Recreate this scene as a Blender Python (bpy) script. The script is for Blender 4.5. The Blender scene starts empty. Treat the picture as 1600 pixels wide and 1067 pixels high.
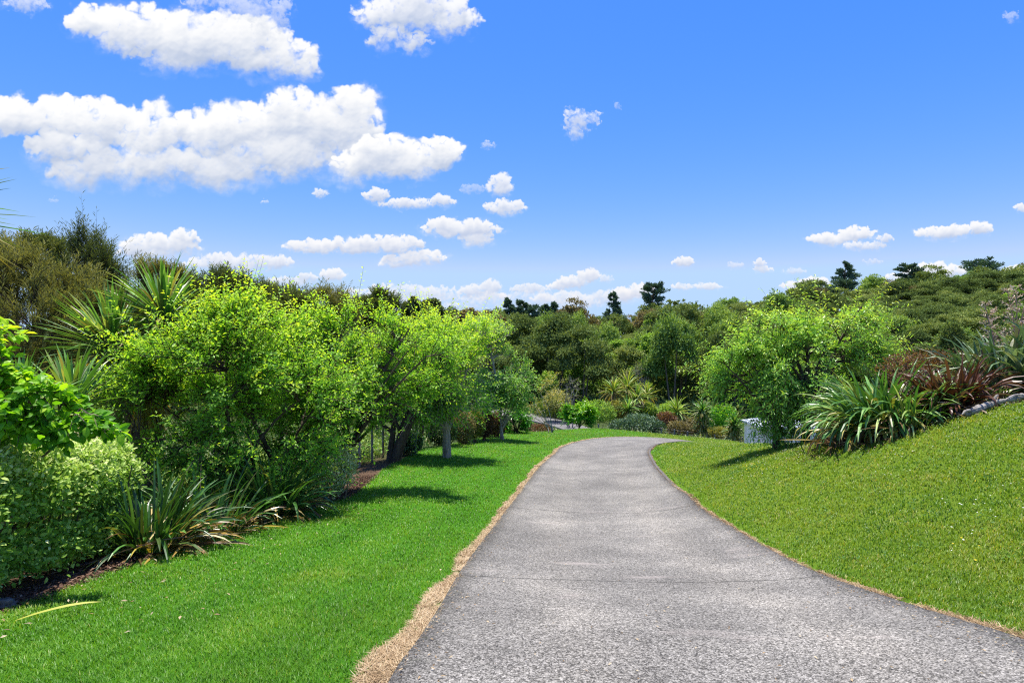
import bpy, math
import numpy as np
from mathutils import Vector
C = bpy.context.scene.collection
sc = bpy.context.scene
F = 889.0; EYE = 1.6
EXPO = 1.0
SUN = np.array([-0.04, 0.24, 0.95]); SUN /= np.linalg.norm(SUN)

# ------------------------------------------------------------------ basics
def at(px, py, Y):
    return np.array([(px-800)/F*Y, Y, EYE+(533-py)/F*Y])
def nrm(v):
    return v/np.maximum(np.linalg.norm(v, axis=-1, keepdims=True), 1e-9)

def hash2(ix, iy, seed):
    h = (ix.astype(np.int64)*374761393 + iy.astype(np.int64)*668265263 + seed*974634541) & 0xFFFFFFFF
    h = ((h ^ (h >> 13))*1274126177) & 0xFFFFFFFF
    h = h ^ (h >> 16)
    return h
def gnoise(x, y, seed=0):
    ix = np.floor(x); iy = np.floor(y); fx = x-ix; fy = y-iy
    ux = fx*fx*fx*(fx*(fx*6-15)+10); uy = fy*fy*fy*(fy*(fy*6-15)+10)
    def g(dx, dy):
        a = hash2(ix+dx, iy+dy, seed)/4294967296.0*2*np.pi
        return np.cos(a)*(fx-dx)+np.sin(a)*(fy-dy)
    return ((g(0,0)*(1-ux)+g(1,0)*ux)*(1-uy)+(g(0,1)*(1-ux)+g(1,1)*ux)*uy)*1.5
def fbm(x, y, seed=0, o=5, billow=False):
    s = 0; a = 1; t = 0
    for k in range(o):
        n = gnoise(x, y, seed+k*17)
        if billow: n = 1-2*np.abs(n)**0.8*1.1
        s = s+a*n; t += a; a *= 0.52; x = x*2.03+3.1; y = y*2.03+1.7
    return s/t

# ------------------------------------------------------------------ ground
CP = []
def cp(px, py, Y): CP.append(((px-800)/F*Y, Y, (py-533)/F*Y))
ROWS = [(1067,2.42,605,1730),(1010,3.0,652,1600),(960,3.77,685,1440),(900,5.1,718,1275),(850,6.65,752,1180),(800,9.2,790,1098),
        (760,12.4,820,1050),(730,15.6,843,1024),(710,19.1,866,1014)]
ROADL = [(-0.75,-14),(-0.62,-4),(-0.55,0.5)]; ROADR = [(2.75,-14),(2.62,-4),(2.55,0.5)]
for py, Y, l, r in ROWS:
    cp(l, py, Y); cp(r, py, Y)
    ROADL.append(((l-800)/F*Y, Y)); ROADR.append(((r-800)/F*Y, Y))
for px, py, Y in [(876,700,21.5),(905,690,24.5),(945,684,27),(990,683,28.4),(1040,685,28.5),(1078,689,28)]:
    cp(px, py, Y); ROADL.append(((px-800)/F*Y, Y))
for px, py, Y in [(1018,700,21),(1028,695,22.5),(1050,692,23.8),(1078,690,24.6)]:
    cp(px, py, Y); ROADR.append(((px-800)/F*Y, Y))
for X, Y, d in [(11,27,5.35),(14,25.5,5.9)]:
    CP.append((X,Y,d)); ROADL.append((X,Y))
for X, Y, d in [(9.8,24.1,4.85),(13,22.4,5.6)]:
    CP.append((X,Y,d)); ROADR.append((X,Y))
for a in [(0,960,4.0),(270,860,6.0),(545,775,9.9),(600,730,14),(660,700,19),(740,684,25),(800,673,32),
          (857,677,33),(930,669,38),(1000,675,36),(1100,685,34),(1150,690.5,33),
          (1150,692.5,22),(1185,692,18.5),(1255,691,13.2),(1300,698,9.8),(1400,690,8.8),(1500,652,8.6),(1600,626,8.4)]: cp(*a)
CP += [(6,3,1.0),(4,1.5,1.3),(12,6,0.2),(0.5,-8,1.5),(-6,-8,1.7),(8,-8,0.9),(1,0.5,1.46),
       (-6,4,2.05),(-6,8,2.7),(-6,12,3.4),(-12,8,3.4),(-14,20,5.4),(-8,25,5.4),(-30,25,6.5),(-30,60,8.5),(-12,1,2.5),
       (9,12.5,2.0),(12,10,1.1),(9,20,3.9),(12,30,6.1),(20,20,4.6),(25,12,2.5),(30,40,7.8),(15,40,7.6),(8,47,8.2),(0,45,7.9),(-10,40,7.4),
       (2,60,8.8),(15,60,9.2),(35,60,8.8),(60,60,7),(-30,90,7),(60,20,1),
       (0,80,8),(30,80,7.5),(60,80,4.5),(90,80,0.5),
       (-150,150,-4),(-60,150,-1),(0,150,0.6),(17,150,1.6),(42,150,-0.6),(67,150,-4),(101,150,-9),(135,150,-12),(200,150,-15),
       (0,110,4.5),(40,110,3),(80,110,-2),(110,110,-6),(-60,110,3)]
for X in (-150,-60,0,60,120,200): CP.append((X,260,5-max(X,0)*0.05))
CPA = np.array(CP)
def tps_fit(P, v, lam=0.02):
    n = len(P); d2 = ((P[:,None]-P[None])**2).sum(-1)
    K = 0.5*d2*np.log(d2+1e-9)+lam*np.eye(n)*50
    A = np.zeros((n+3,n+3)); A[:n,:n] = K; A[:n,n] = 1; A[:n,n+1:] = P; A[n,:n] = 1; A[n+1:,:n] = P.T
    b = np.zeros(n+3); b[:n] = v
    return np.linalg.solve(A, b)
W_ = tps_fit(CPA[:,:2], CPA[:,2])
def ground(x, y):
    x = np.clip(np.asarray(x, float), -160, 210); y = np.clip(np.asarray(y, float), -14, 262)
    sh = x.shape; x = x.ravel(); y = y.ravel(); out = np.empty(len(x))
    for i in range(0, len(x), 40000):
        X = x[i:i+40000]; Yv = y[i:i+40000]
        d2 = (X[:,None]-CPA[None,:,0])**2+(Yv[:,None]-CPA[None,:,1])**2
        out[i:i+40000] = (0.5*d2*np.log(d2+1e-9))@W_[:-3]+W_[-3]+W_[-2]*X+W_[-1]*Yv
    return (EYE-out).reshape(sh)
def g1(x, y): return float(ground(np.array([x]), np.array([y]))[0])
def gp(px, Y, dz=0):
    x = (px-800)/F*Y
    return (x, Y, g1(x, Y)+dz)

def catmull(P, n=10):
    P = np.array(P, float); P = np.vstack([2*P[0]-P[1], P, 2*P[-1]-P[-2]]); out = []
    for i in range(1, len(P)-2):
        t = np.linspace(0, 1, n, endpoint=False)[:,None]
        a, b, c, d = P[i-1], P[i], P[i+1], P[i+2]
        out.append(0.5*((2*b)+(-a+c)*t+(2*a-5*b+4*c-d)*t*t+(-a+3*b-3*c+d)*t**3))
    out.append(P[-2:-1]); return np.vstack(out)
RL = catmull(ROADL, 8); RR = catmull(ROADR, 8)
def resample(P, n):
    s = np.r_[0, np.cumsum(np.linalg.norm(np.diff(P, axis=0), axis=1))]
    q = np.linspace(0, s[-1], n)
    return np.stack([np.interp(q, s, P[:,k]) for k in range(P.shape[1])], 1), q
ROADPOLY = np.vstack([RL, RR[::-1]])
def inpoly(x, y, P):
    x = np.asarray(x); y = np.asarray(y); r = np.zeros(x.shape, bool); n = len(P); j = n-1
    for i in range(n):
        xi, yi = P[i]; xj, yj = P[j]
        c = ((yi > y) != (yj > y)) & (x < (xj-xi)*(y-yi)/((yj-yi) if yj != yi else 1e-9)+xi)
        r ^= c; j = i
    return r
def P2(px, Y): return ((px-800)/F*Y, Y)
LEFTB = [(-6.5,-14),(-5.6,-4),(-4.6,1.2),(-3.75,3.3),P2(0,4.0),P2(120,4.75),P2(270,6.0),P2(400,7.6),P2(490,8.8),P2(545,9.9),P2(575,12),P2(600,14),P2(660,19),P2(740,25),P2(800,32),P2(850,37.5)]
LAWN = np.array(LEFTB+[P2(900,40),P2(930,40),P2(1000,38),P2(1100,36),P2(1150,35),P2(1200,33),(16,26),(12,21),(9.5,17.5),P2(1225,14.2),P2(1262,13.1),P2(1300,9.9),
                P2(1345,9.3),P2(1400,8.9),P2(1450,8.8),P2(1500,8.7),P2(1600,8.5),(14,8),(30,6),(30,-14)])
def distline(x, y, P):
    d = np.full(np.shape(x), 1e9)
    for a, b in zip(P[:-1], P[1:]):
        ab = b-a; t = np.clip(((x-a[0])*ab[0]+(y-a[1])*ab[1])/(ab@ab+1e-12), 0, 1)
        d = np.minimum(d, np.hypot(x-a[0]-t*ab[0], y-a[1]-t*ab[1]))
    return d

# ------------------------------------------------------------------ mesh helpers
class M:
    def __init__(s): s.v = []; s.f4 = []; s.f3 = []; s.a = {}; s.n = 0
    def add(s, v, quads=None, tris=None, **at_):
        v = np.asarray(v, np.float32).reshape(-1, 3)
        s.v.append(v)
        if quads is not None and len(quads): s.f4.append(np.asarray(quads, np.int64).reshape(-1,4)+s.n)
        if tris is not None and len(tris): s.f3.append(np.asarray(tris, np.int64).reshape(-1,3)+s.n)
        for k in ('tint','dry'):
            x = at_.get(k, 0.5 if k == 'tint' else 0.0)
            s.a.setdefault(k, []).append(np.broadcast_to(np.asarray(x, np.float32), (len(v),)))
        s.n += len(v); return s
    def mesh(s, name, mat, smooth=False):
        me = bpy.data.meshes.new(name)
        v = np.vstack(s.v); q = np.vstack(s.f4) if s.f4 else np.zeros((0,4), np.int64); t = np.vstack(s.f3) if s.f3 else np.zeros((0,3), np.int64)
        me.vertices.add(len(v)); me.vertices.foreach_set('co', v.ravel())
        li = np.r_[q.ravel(), t.ravel()].astype(np.int32)
        me.loops.add(len(li)); me.loops.foreach_set('vertex_index', li)
        ls = np.r_[np.arange(len(q))*4, len(q)*4+np.arange(len(t))*3].astype(np.int32)
        me.polygons.add(len(ls)); me.polygons.foreach_set('loop_start', ls)
        me.polygons.foreach_set('use_smooth', np.full(len(ls), smooth, bool))
        for k, l in s.a.items():
            at_ = me.attributes.new(k, 'FLOAT', 'POINT'); at_.data.foreach_set('value', np.concatenate(l).astype(np.float32))
        me.update(calc_edges=True); me.materials.append(mat)
        return me
    def obj(s, name, mat, parent=None, smooth=False, loc=None):
        if loc is not None: s.v = [a-np.asarray(loc, np.float32) for a in s.v]
        o = bpy.data.objects.new(name, s.mesh(name, mat, smooth)); C.objects.link(o)
        if parent is not None: o.parent = parent
        elif loc is not None: o.location = [float(q) for q in loc]
        return o
def tag(o, label=None, cat=None, group=None, kind=None):
    for k, v in (('label',label),('category',cat),('group',group),('kind',kind)):
        if v: o[k] = v
    return o
def thing(name, loc, label, cat, group=None):
    o = bpy.data.objects.new(name, None); C.objects.link(o); o.location = [float(q) for q in loc]; o.empty_display_size = .2
    return tag(o, label, cat, group)
def dup(root, loc, rz=0, s=(1,1,1), label=None, group=None):
    r = root.copy(); C.objects.link(r); r.location = [float(q) for q in loc]; r.rotation_euler = (0,0,rz); r.scale = s
    if label: r['label'] = label
    if group: r['group'] = group
    for ch in root.children:
        c = ch.copy(); C.objects.link(c); c.parent = r
    return r

def tubes(m, P, R, sides=6, tint=.5, dry=0):
    """P (n,k,3) paths, R (n,k) radii"""
    P = np.asarray(P, float); R = np.asarray(R, float); n, k, _ = P.shape
    T = nrm(np.gradient(P, axis=1)); ref = np.where(np.abs(T[...,2:3]) > .9, np.array([1.,0,0]), np.array([0,0,1.]))
    A = nrm(np.cross(T, ref)); B = np.cross(T, A)
    th = np.arange(sides)/sides*2*np.pi
    V = P[:,:,None]+R[:,:,None,None]*(np.cos(th)[None,None,:,None]*A[:,:,None]+np.sin(th)[None,None,:,None]*B[:,:,None])
    i = np.arange(n)[:,None,None]*k*sides+np.arange(k-1)[None,:,None]*sides; j = np.arange(sides)[None,None]; j2 = (j+1) % sides
    Q = np.stack([i+j, i+j2, i+sides+j2, i+sides+j], -1)
    tt = np.broadcast_to(np.asarray(tint, float).reshape(-1,1), (n, k*sides)).ravel() if np.ndim(tint) else tint
    m.add(V, Q, tint=tt, dry=dry)
def leaves(m, P, D, N, L, Wd, tint, dry=0, kind=0, rng=None):
    """kind 0: folded diamond, kind 1: eight-point leaf that curls"""
    n = len(P); D = nrm(D); S = nrm(np.cross(D, N)); N = np.cross(S, D)
    L = np.broadcast_to(np.asarray(L, float), (n,))[:,None]; Wd = np.broadcast_to(np.asarray(Wd, float), (n,))[:,None]
    tint = np.broadcast_to(np.asarray(tint, float), (n,)); dry = np.broadcast_to(np.asarray(dry, float), (n,))
    if kind == 0:
        V = np.stack([P, P+D*L*.45+S*Wd*.5+N*Wd*.15, P+D*L-N*L*.12, P+D*L*.45-S*Wd*.5+N*Wd*.15], 1)
        b = np.arange(n)[:,None]*4
        m.add(V, tris=np.concatenate([b+[0,1,2], b+[0,2,3]]), tint=np.repeat(tint,4), dry=np.repeat(dry,4))
    else:
        up = N*Wd*.14
        V = np.stack([P, P+D*L*.3+S*Wd*.45+up, P+D*L*.3, P+D*L*.3-S*Wd*.45+up, P+D*L*.68+S*Wd*.42+up*.6-N*L*.06, P+D*L*.68-N*L*.07, P+D*L*.68-S*Wd*.42+up*.6-N*L*.06, P+D*L-N*L*.2], 1)
        b = np.arange(n)[:,None]*8
        m.add(V, quads=np.concatenate([b+[1,2,5,4], b+[2,3,6,5]]), tris=np.concatenate([b+[0,2,1], b+[0,3,2], b+[4,5,7], b+[5,6,7]]), tint=np.repeat(tint,8), dry=np.repeat(dry,8))
def blades(m, base, phi, tilt, bend, L, Wd, nseg, tint, dry=0, power=1.5, fold=.15, prof=None, twist=0):
    n = len(base); t = np.linspace(0, 1, nseg+1); ar = lambda q: np.broadcast_to(np.asarray(q, float), (n,))
    phi, tilt, bend, L, Wd, tint, dry = map(ar, (phi, tilt, bend, L, Wd, tint, dry))
    th = tilt[:,None]+bend[:,None]*t[None]**power
    d = np.stack([np.sin(th)*np.cos(phi)[:,None], np.sin(th)*np.sin(phi)[:,None], np.cos(th)], -1)
    P = base[:,None]+np.concatenate([np.zeros((n,1,3)), np.cumsum((d[:,1:]+d[:,:-1])/2, 1)], 1)*(L[:,None,None]/nseg)
    S = np.stack([-np.sin(phi), np.cos(phi), np.zeros(n)], -1)[:,None]+np.zeros_like(P)
    Nn = np.cross(d, S)
    if np.any(twist):
        a = ar(twist)[:,None,None]*t[None,:,None]; S, Nn = S*np.cos(a)+Nn*np.sin(a), Nn*np.cos(a)-S*np.sin(a)
    pf = (np.array([np.interp(x, [0,.15,.5,.8,1], [.55,.8,1,.7,.04]) for x in t]) if prof is None else np.interp(t, *prof))[None,:,None]*Wd[:,None,None]*.5
    V = np.stack([P+S*pf+Nn*pf*fold*2, P, P-S*pf+Nn*pf*fold*2], 2)
    i = np.arange(n)[:,None]*(nseg+1)*3+np.arange(nseg)[None]*3
    Q = np.concatenate([np.stack([i,i+1,i+4,i+3],-1), np.stack([i+1,i+2,i+5,i+4],-1)])
    m.add(V, Q, tint=np.repeat(tint,(nseg+1)*3), dry=np.repeat(dry,(nseg+1)*3))
def rdir(rng, n): return nrm(rng.normal(size=(n,3)))

# ------------------------------------------------------------------ materials
def newmat(name):
    m = bpy.data.materials.new(name); m.use_nodes = True; nt = m.node_tree; nt.nodes.clear()
    return m, nt, nt.nodes.new, nt.links.new
def ramp(nt, fac, stops):
    r = nt.nodes.new('ShaderNodeValToRGB'); e = r.color_ramp.elements
    while len(e) < len(stops): e.new(.5)
    for el, (p, c) in zip(e, stops): el.position = p; el.color = (*c, 1)
    nt.links.new(fac, r.inputs[0]); return r.outputs[0]
def mixc(nt, f, a, b, mode='MIX'):
    x = nt.nodes.new('ShaderNodeMix'); x.data_type = 'RGBA'; x.blend_type = mode
    for s, v in ((x.inputs[0], f), (x.inputs[6], a), (x.inputs[7], b)):
        if hasattr(v, 'is_linked'): nt.links.new(v, s)
        else: s.default_value = v if isinstance(v, float) else (*v, 1)
    return x.outputs[2]
def noise(nt, scale, detail=4, rough=.6, vec=None, out=0, dist=0):
    n = nt.nodes.new('ShaderNodeTexNoise'); n.inputs['Scale'].default_value = scale; n.inputs['Detail'].default_value = detail
    n.inputs['Roughness'].default_value = rough; n.inputs['Distortion'].default_value = dist
    if vec is None:
        vec = nt.nodes.new('ShaderNodeNewGeometry').outputs['Position']
    nt.links.new(vec, n.inputs['Vector']); return n.outputs[out]
def attr(nt, n):
    a = nt.nodes.new('ShaderNodeAttribute'); a.attribute_name = n; return a.outputs['Fac']
def math_(nt, op, a, b=0., c=None):
    x = nt.nodes.new('ShaderNodeMath'); x.operation = op
    for s, v in zip(x.inputs, (a, b, c)):
        if v is None: continue
        if hasattr(v, 'is_linked'): nt.links.new(v, s)
        else: s.default_value = v
    return x.outputs[0]
def leafmat(name, stops, dry=None, trans=.35, rough=.5, spec=.35, objvar=.12, patch=0., transc=(1.25,1.15,.45)):
    gn = GAIN.get(name, 1.25); stops = [(p, tuple(min(.8, q*gn) for q in c)) for p, c in stops]
    m, nt, nn, ln = newmat(name)
    f = attr(nt, 'tint')
    if objvar:
        oi = nn('ShaderNodeObjectInfo').outputs['Random']
        f = math_(nt, 'ADD', f, math_(nt, 'MULTIPLY', math_(nt, 'SUBTRACT', oi, .5), objvar*2))
    if patch:
        f = math_(nt, 'ADD', f, math_(nt, 'MULTIPLY', math_(nt, 'SUBTRACT', noise(nt, .6, 3), .5), patch))
    c = ramp(nt, f, stops)
    if dry:
        c = mixc(nt, attr(nt, 'dry'), c, ramp(nt, f, dry))
    p = nn('ShaderNodeBsdfPrincipled'); p.inputs['Roughness'].default_value = rough; p.inputs['Specular IOR Level'].default_value = spec
    ln(c, p.inputs['Base Color'])
    t = nn('ShaderNodeBsdfTranslucent'); ln(mixc(nt, 1., c, transc, 'MULTIPLY'), t.inputs['Color'])
    x = nn('ShaderNodeMixShader'); x.inputs[0].default_value = trans
    ln(p.outputs[0], x.inputs[1]); ln(t.outputs[0], x.inputs[2])
    o = nn('ShaderNodeOutputMaterial'); ln(x.outputs[0], o.inputs[0]); return m
def barkmat(name, a, b, scale=14):
    m, nt, nn, ln = newmat(name)
    tc = nn('ShaderNodeTexCoord').outputs['Object']; mp = nn('ShaderNodeMapping'); mp.inputs['Scale'].default_value = (1,1,.3); ln(tc, mp.inputs[0])
    f = noise(nt, scale, 6, .7, mp.outputs[0]); p = nn('ShaderNodeBsdfPrincipled'); p.inputs['Roughness'].default_value = .9; p.inputs['Specular IOR Level'].default_value = .15
    ln(ramp(nt, f, [(.35,a),(.65,b)]), p.inputs['Base Color'])
    bp = nn('ShaderNodeBump'); bp.inputs['Strength'].default_value = .7; bp.inputs['Distance'].default_value = .02; ln(f, bp.inputs['Height']); ln(bp.outputs[0], p.inputs['Normal'])
    o = nn('ShaderNodeOutputMaterial'); ln(p.outputs[0], o.inputs[0]); return m

MAT = {}
GAIN = {'bright_leaf':2.0,'narrow_leaf':2.15,'olive_needle':1.9,'dark_needle':1.8,'bush_leaf':2.35,'mid_bush_leaf':2.1,'light_bush_leaf':1.75,'brown_bush_leaf':2.1,'pine_needle':2.1,'grass_blade':1.1,'dead_grass_blade':.95,
        'bark_mulch_chip':1.0,'flax_leaf':1.5,'grey_flax_leaf':1.2,'bronze_flax_leaf':1.0,'rust_leaf':.85,'cabbage_leaf':1.4,'seed_pod':1.7,'hedge_leaf':2.05,'broad_leaf':1.45,'pale_leaf':1.6,'cream_leaf':1.1,'fallen_flax_leaf':1.0}
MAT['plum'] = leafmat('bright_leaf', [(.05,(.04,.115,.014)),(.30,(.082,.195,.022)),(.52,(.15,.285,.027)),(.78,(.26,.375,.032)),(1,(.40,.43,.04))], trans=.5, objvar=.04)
MAT['grey_leaf'] = leafmat('pale_leaf', [(.1,(.06,.16,.02)),(.5,(.14,.28,.05)),(.9,(.32,.42,.12))], trans=.4, objvar=.04)
MAT['peach'] = leafmat('narrow_leaf', [(.05,(.045,.14,.02)),(.35,(.10,.215,.035)),(.65,(.20,.32,.05)),(.95,(.34,.43,.06))], trans=.4, rough=.38, spec=.5, objvar=.03)
MAT['lemon'] = leafmat('glossy_leaf', [(.1,(.02,.11,.005)),(.5,(.08,.29,.008)),(.9,(.30,.46,.02))], trans=.3, rough=.35, objvar=.05)
MAT['broad'] = leafmat('broad_leaf', [(.05,(.035,.13,.008)),(.40,(.12,.30,.012)),(.7,(.28,.46,.02)),(1,(.48,.58,.04))], trans=.5, rough=.45, spec=.28, objvar=0)
MAT['hedge'] = leafmat('hedge_leaf', [(.05,(.036,.080,.012)),(.4,(.098,.180,.020)),(.7,(.21,.275,.06)),(1,(.41,.43,.19))], trans=.32, rough=.5, spec=.22, objvar=0, transc=(1.1,1.2,.6))
MAT['varie'] = leafmat('variegated_leaf', [(.1,(.06,.16,.03)),(.5,(.30,.38,.16)),(.9,(.62,.62,.38))], trans=.3, objvar=0)
MAT['flax'] = leafmat('flax_leaf', [(.05,(.020,.06,.010)),(.4,(.05,.14,.022)),(.75,(.13,.25,.05)),(1,(.34,.42,.14))], dry=[(.1,(.10,.05,.02)),(.45,(.24,.13,.05)),(.75,(.52,.34,.05)),(1,(.66,.56,.34))], trans=.2, rough=.38, spec=.5, objvar=0)
MAT['flax_blue'] = leafmat('grey_flax_leaf', [(.05,(.03,.065,.018)),(.45,(.075,.15,.05)),(.8,(.22,.31,.16)),(1,(.42,.50,.34))], dry=[(.1,(.10,.06,.03)),(.5,(.26,.17,.10)),(1,(.5,.40,.28))], trans=.15, rough=.36, spec=.55, objvar=0)
MAT['flax_red'] = leafmat('bronze_flax_leaf', [(.05,(.03,.012,.008)),(.45,(.09,.032,.018)),(.8,(.20,.085,.04)),(1,(.42,.30,.20))], dry=[(.2,(.2,.13,.08)),(1,(.5,.42,.3))], trans=.15, rough=.4, objvar=0)
MAT['cord'] = leafmat('cabbage_leaf', [(.05,(.028,.09,.014)),(.45,(.075,.19,.028)),(.8,(.17,.32,.07)),(1,(.40,.50,.20))], dry=[(.1,(.16,.13,.035)),(.5,(.30,.25,.07)),(.85,(.50,.42,.13)),(1,(.62,.34,.04))], trans=.28, rough=.4, spec=.45, objvar=0)
MAT['manuka'] = leafmat('olive_needle', [(.05,(.045,.058,.018)),(.45,(.105,.115,.034)),(.8,(.18,.18,.055)),(1,(.26,.22,.09))], trans=.22, rough=.7, spec=.15, objvar=.06)
MAT['manuka_dark'] = leafmat('dark_needle', [(.05,(.028,.045,.015)),(.45,(.065,.09,.026)),(.8,(.11,.135,.04)),(1,(.16,.17,.06))], trans=.2, rough=.7, spec=.15, objvar=.06)
MAT['bush'] = leafmat('bush_leaf', [(.05,(.026,.042,.014)),(.4,(.058,.086,.024)),(.75,(.108,.138,.038)),(1,(.18,.19,.065))], trans=.2, rough=.75, spec=.08, objvar=.24)
MAT['bush_mid'] = leafmat('mid_bush_leaf', [(.05,(.036,.072,.018)),(.4,(.085,.145,.030)),(.75,(.16,.22,.05)),(1,(.24,.29,.08))], trans=.28, rough=.6, spec=.2, objvar=.12)
MAT['bush_light'] = leafmat('light_bush_leaf', [(.05,(.06,.12,.02)),(.5,(.14,.24,.035)),(.9,(.26,.36,.06))], trans=.3, rough=.6, spec=.2, objvar=.1)
MAT['bush_brown'] = leafmat('brown_bush_leaf', [(.05,(.05,.045,.02)),(.5,(.11,.095,.04)),(.9,(.18,.15,.07))], trans=.2, rough=.7, spec=.1, objvar=.12)
MAT['cream'] = leafmat('cream_leaf', [(.1,(.12,.17,.04)),(.5,(.32,.33,.10)),(.9,(.56,.50,.22))], trans=.3, rough=.6, objvar=.1)
MAT['pine'] = leafmat('pine_needle', [(.05,(.020,.045,.030)),(.5,(.050,.085,.055)),(.9,(.095,.135,.085))], trans=.15, rough=.7, spec=.1, objvar=.08)
MAT['fern'] = leafmat('fern_frond', [(.1,(.06,.14,.02)),(.5,(.16,.28,.035)),(.9,(.36,.42,.08))], dry=[(.2,(.2,.14,.05)),(1,(.42,.34,.14))], trans=.35, objvar=.08)
MAT['greyblue'] = leafmat('grey_green_leaf', [(.1,(.035,.08,.035)),(.5,(.08,.145,.07)),(.9,(.17,.25,.14))], trans=.2, objvar=.03)
MAT['rust'] = leafmat('rust_leaf', [(.1,(.09,.05,.022)),(.5,(.19,.10,.045)),(.9,(.34,.19,.08))], trans=.25, rough=.6, objvar=.1)
MAT['olive_hedge'] = leafmat('olive_hedge_leaf', [(.1,(.07,.09,.018)),(.5,(.16,.17,.03)),(.9,(.30,.28,.05))], trans=.3, rough=.6, objvar=.05)
MAT['seed'] = leafmat('seed_pod', [(.1,(.16,.11,.08)),(.5,(.32,.23,.18)),(.9,(.52,.42,.34))], trans=.1, rough=.8, objvar=0)
MAT['bark'] = barkmat('dark_bark', (.035,.026,.018), (.11,.085,.06))
MAT['bark_pale'] = barkmat('pale_bark', (.16,.14,.10), (.42,.39,.32))
MAT['bark_mid'] = barkmat('brown_bark', (.075,.06,.045), (.22,.18,.13))
MAT['bark_grey'] = barkmat('grey_driftwood', (.13,.115,.10), (.42,.385,.34), 16)
MAT['post'] = barkmat('weathered_post', (.14,.12,.10), (.34,.31,.27))
MAT['grass'] = leafmat('grass_blade', [(.0,(.04,.13,.008)),(.35,(.085,.235,.014)),(.65,(.155,.335,.025)),(1,(.34,.46,.07))],
                       dry=[(.0,(.06,.125,.008)),(.35,(.135,.235,.014)),(.65,(.235,.315,.025)),(1,(.48,.43,.13))], trans=.4, rough=.45, spec=.3, objvar=0, patch=.35)
MAT['straw'] = leafmat('dead_grass_blade', [(.0,(.13,.08,.04)),(.45,(.42,.30,.17)),(1,(.66,.55,.37))], trans=.2, rough=.8, spec=.1, objvar=0)
def simplemat(name, a, b, scale=5, rough=.8, spec=.2, bump=.2, dist=.01):
    m, nt, nn, ln = newmat(name); f = noise(nt, scale, 6, .65); p = nn('ShaderNodeBsdfPrincipled')
    p.inputs['Roughness'].default_value = rough; p.inputs['Specular IOR Level'].default_value = spec; ln(ramp(nt, f, [(.35,a),(.65,b)]), p.inputs['Base Color'])
    bp = nn('ShaderNodeBump'); bp.inputs['Strength'].default_value = bump; bp.inputs['Distance'].default_value = dist; ln(f, bp.inputs['Height']); ln(bp.outputs[0], p.inputs['Normal'])
    o = nn('ShaderNodeOutputMaterial'); ln(p.outputs[0], o.inputs[0]); return m
MAT['paint'] = simplemat('white_weatherboard_paint', (.70,.72,.74), (.80,.81,.82), 3, .5, .4, .05)
MAT['roofing'] = simplemat('pale_roof_metal', (.50,.56,.64), (.62,.67,.74), 2, .4, .5, .05)
MAT['rock'] = simplemat('grey_rock', (.05,.047,.043), (.17,.16,.15), 12, .9, .2, .9, .03)
MAT['kerb'] = simplemat('kerb_concrete', (.05,.045,.04), (.17,.155,.14), 25, .9, .2, .6)
MAT['lane'] = simplemat('lane_concrete', (.11,.108,.105), (.17,.165,.16), 3, .9, .2, .2)
MAT['wire'] = simplemat('fence_wire', (.25,.25,.25), (.35,.35,.35), 3, .5, .5, 0)
MAT['yellow'] = simplemat('yellow_petal', (.75,.52,.01), (.85,.65,.03), 40, .6, .2, 0)
MAT['white'] = simplemat('white_petal', (.75,.75,.70), (.85,.85,.8), 40, .6, .2, 0)

def ground_mat():
    m, nt, nn, ln = newmat('soil_and_turf')
    n1 = noise(nt, 2.2, 8, .7); n2 = noise(nt, 38, 5, .7); n3 = noise(nt, .35, 4, .6)
    green = mixc(nt, n3, (.035,.15,.006), (.075,.22,.012))
    green = mixc(nt, attr(nt, 'dry'), green, mixc(nt, n3, (.06,.13,.006), (.15,.22,.02)))
    green = mixc(nt, 1., green, ramp(nt, n2, [(.3,(.55,.55,.5)),(.7,(1.25,1.2,1.1))]), 'MULTIPLY')
    soil = ramp(nt, n2, [(.25,(.030,.018,.011)),(.5,(.085,.052,.032)),(.75,(.20,.14,.095))])
    wild = ramp(nt, n1, [(.3,(.022,.035,.010)),(.6,(.05,.08,.018)),(.8,(.09,.11,.03))])
    y = nn('ShaderNodeSeparateXYZ'); ln(nn('ShaderNodeNewGeometry').outputs['Position'], y.inputs[0])
    f = math_(nt, 'MULTIPLY', math_(nt, 'SUBTRACT', math_(nt, 'ADD', y.outputs[1], math_(nt, 'MULTIPLY', n1, 8.)), 18.), .2)
    f = math_(nt, 'MINIMUM', math_(nt, 'MAXIMUM', f, 0.), 1.)
    base = mixc(nt, f, soil, wild)
    lw = math_(nt, 'ADD', attr(nt, 'tint'), math_(nt, 'MULTIPLY', math_(nt, 'SUBTRACT', noise(nt, 6, 4), .5), .5))
    lw = ramp(nt, lw, [(.42,(0,0,0)),(.58,(1,1,1))])
    c = mixc(nt, lw, base, green)
    p = nn('ShaderNodeBsdfPrincipled'); p.inputs['Roughness'].default_value = .95; p.inputs['Specular IOR Level'].default_value = .1; ln(c, p.inputs['Base Color'])
    bp = nn('ShaderNodeBump'); bp.inputs['Strength'].default_value = .8; bp.inputs['Distance'].default_value = .03; ln(n2, bp.inputs['Height']); ln(bp.outputs[0], p.inputs['Normal'])
    o = nn('ShaderNodeOutputMaterial'); ln(p.outputs[0], o.inputs[0]); return m
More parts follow.
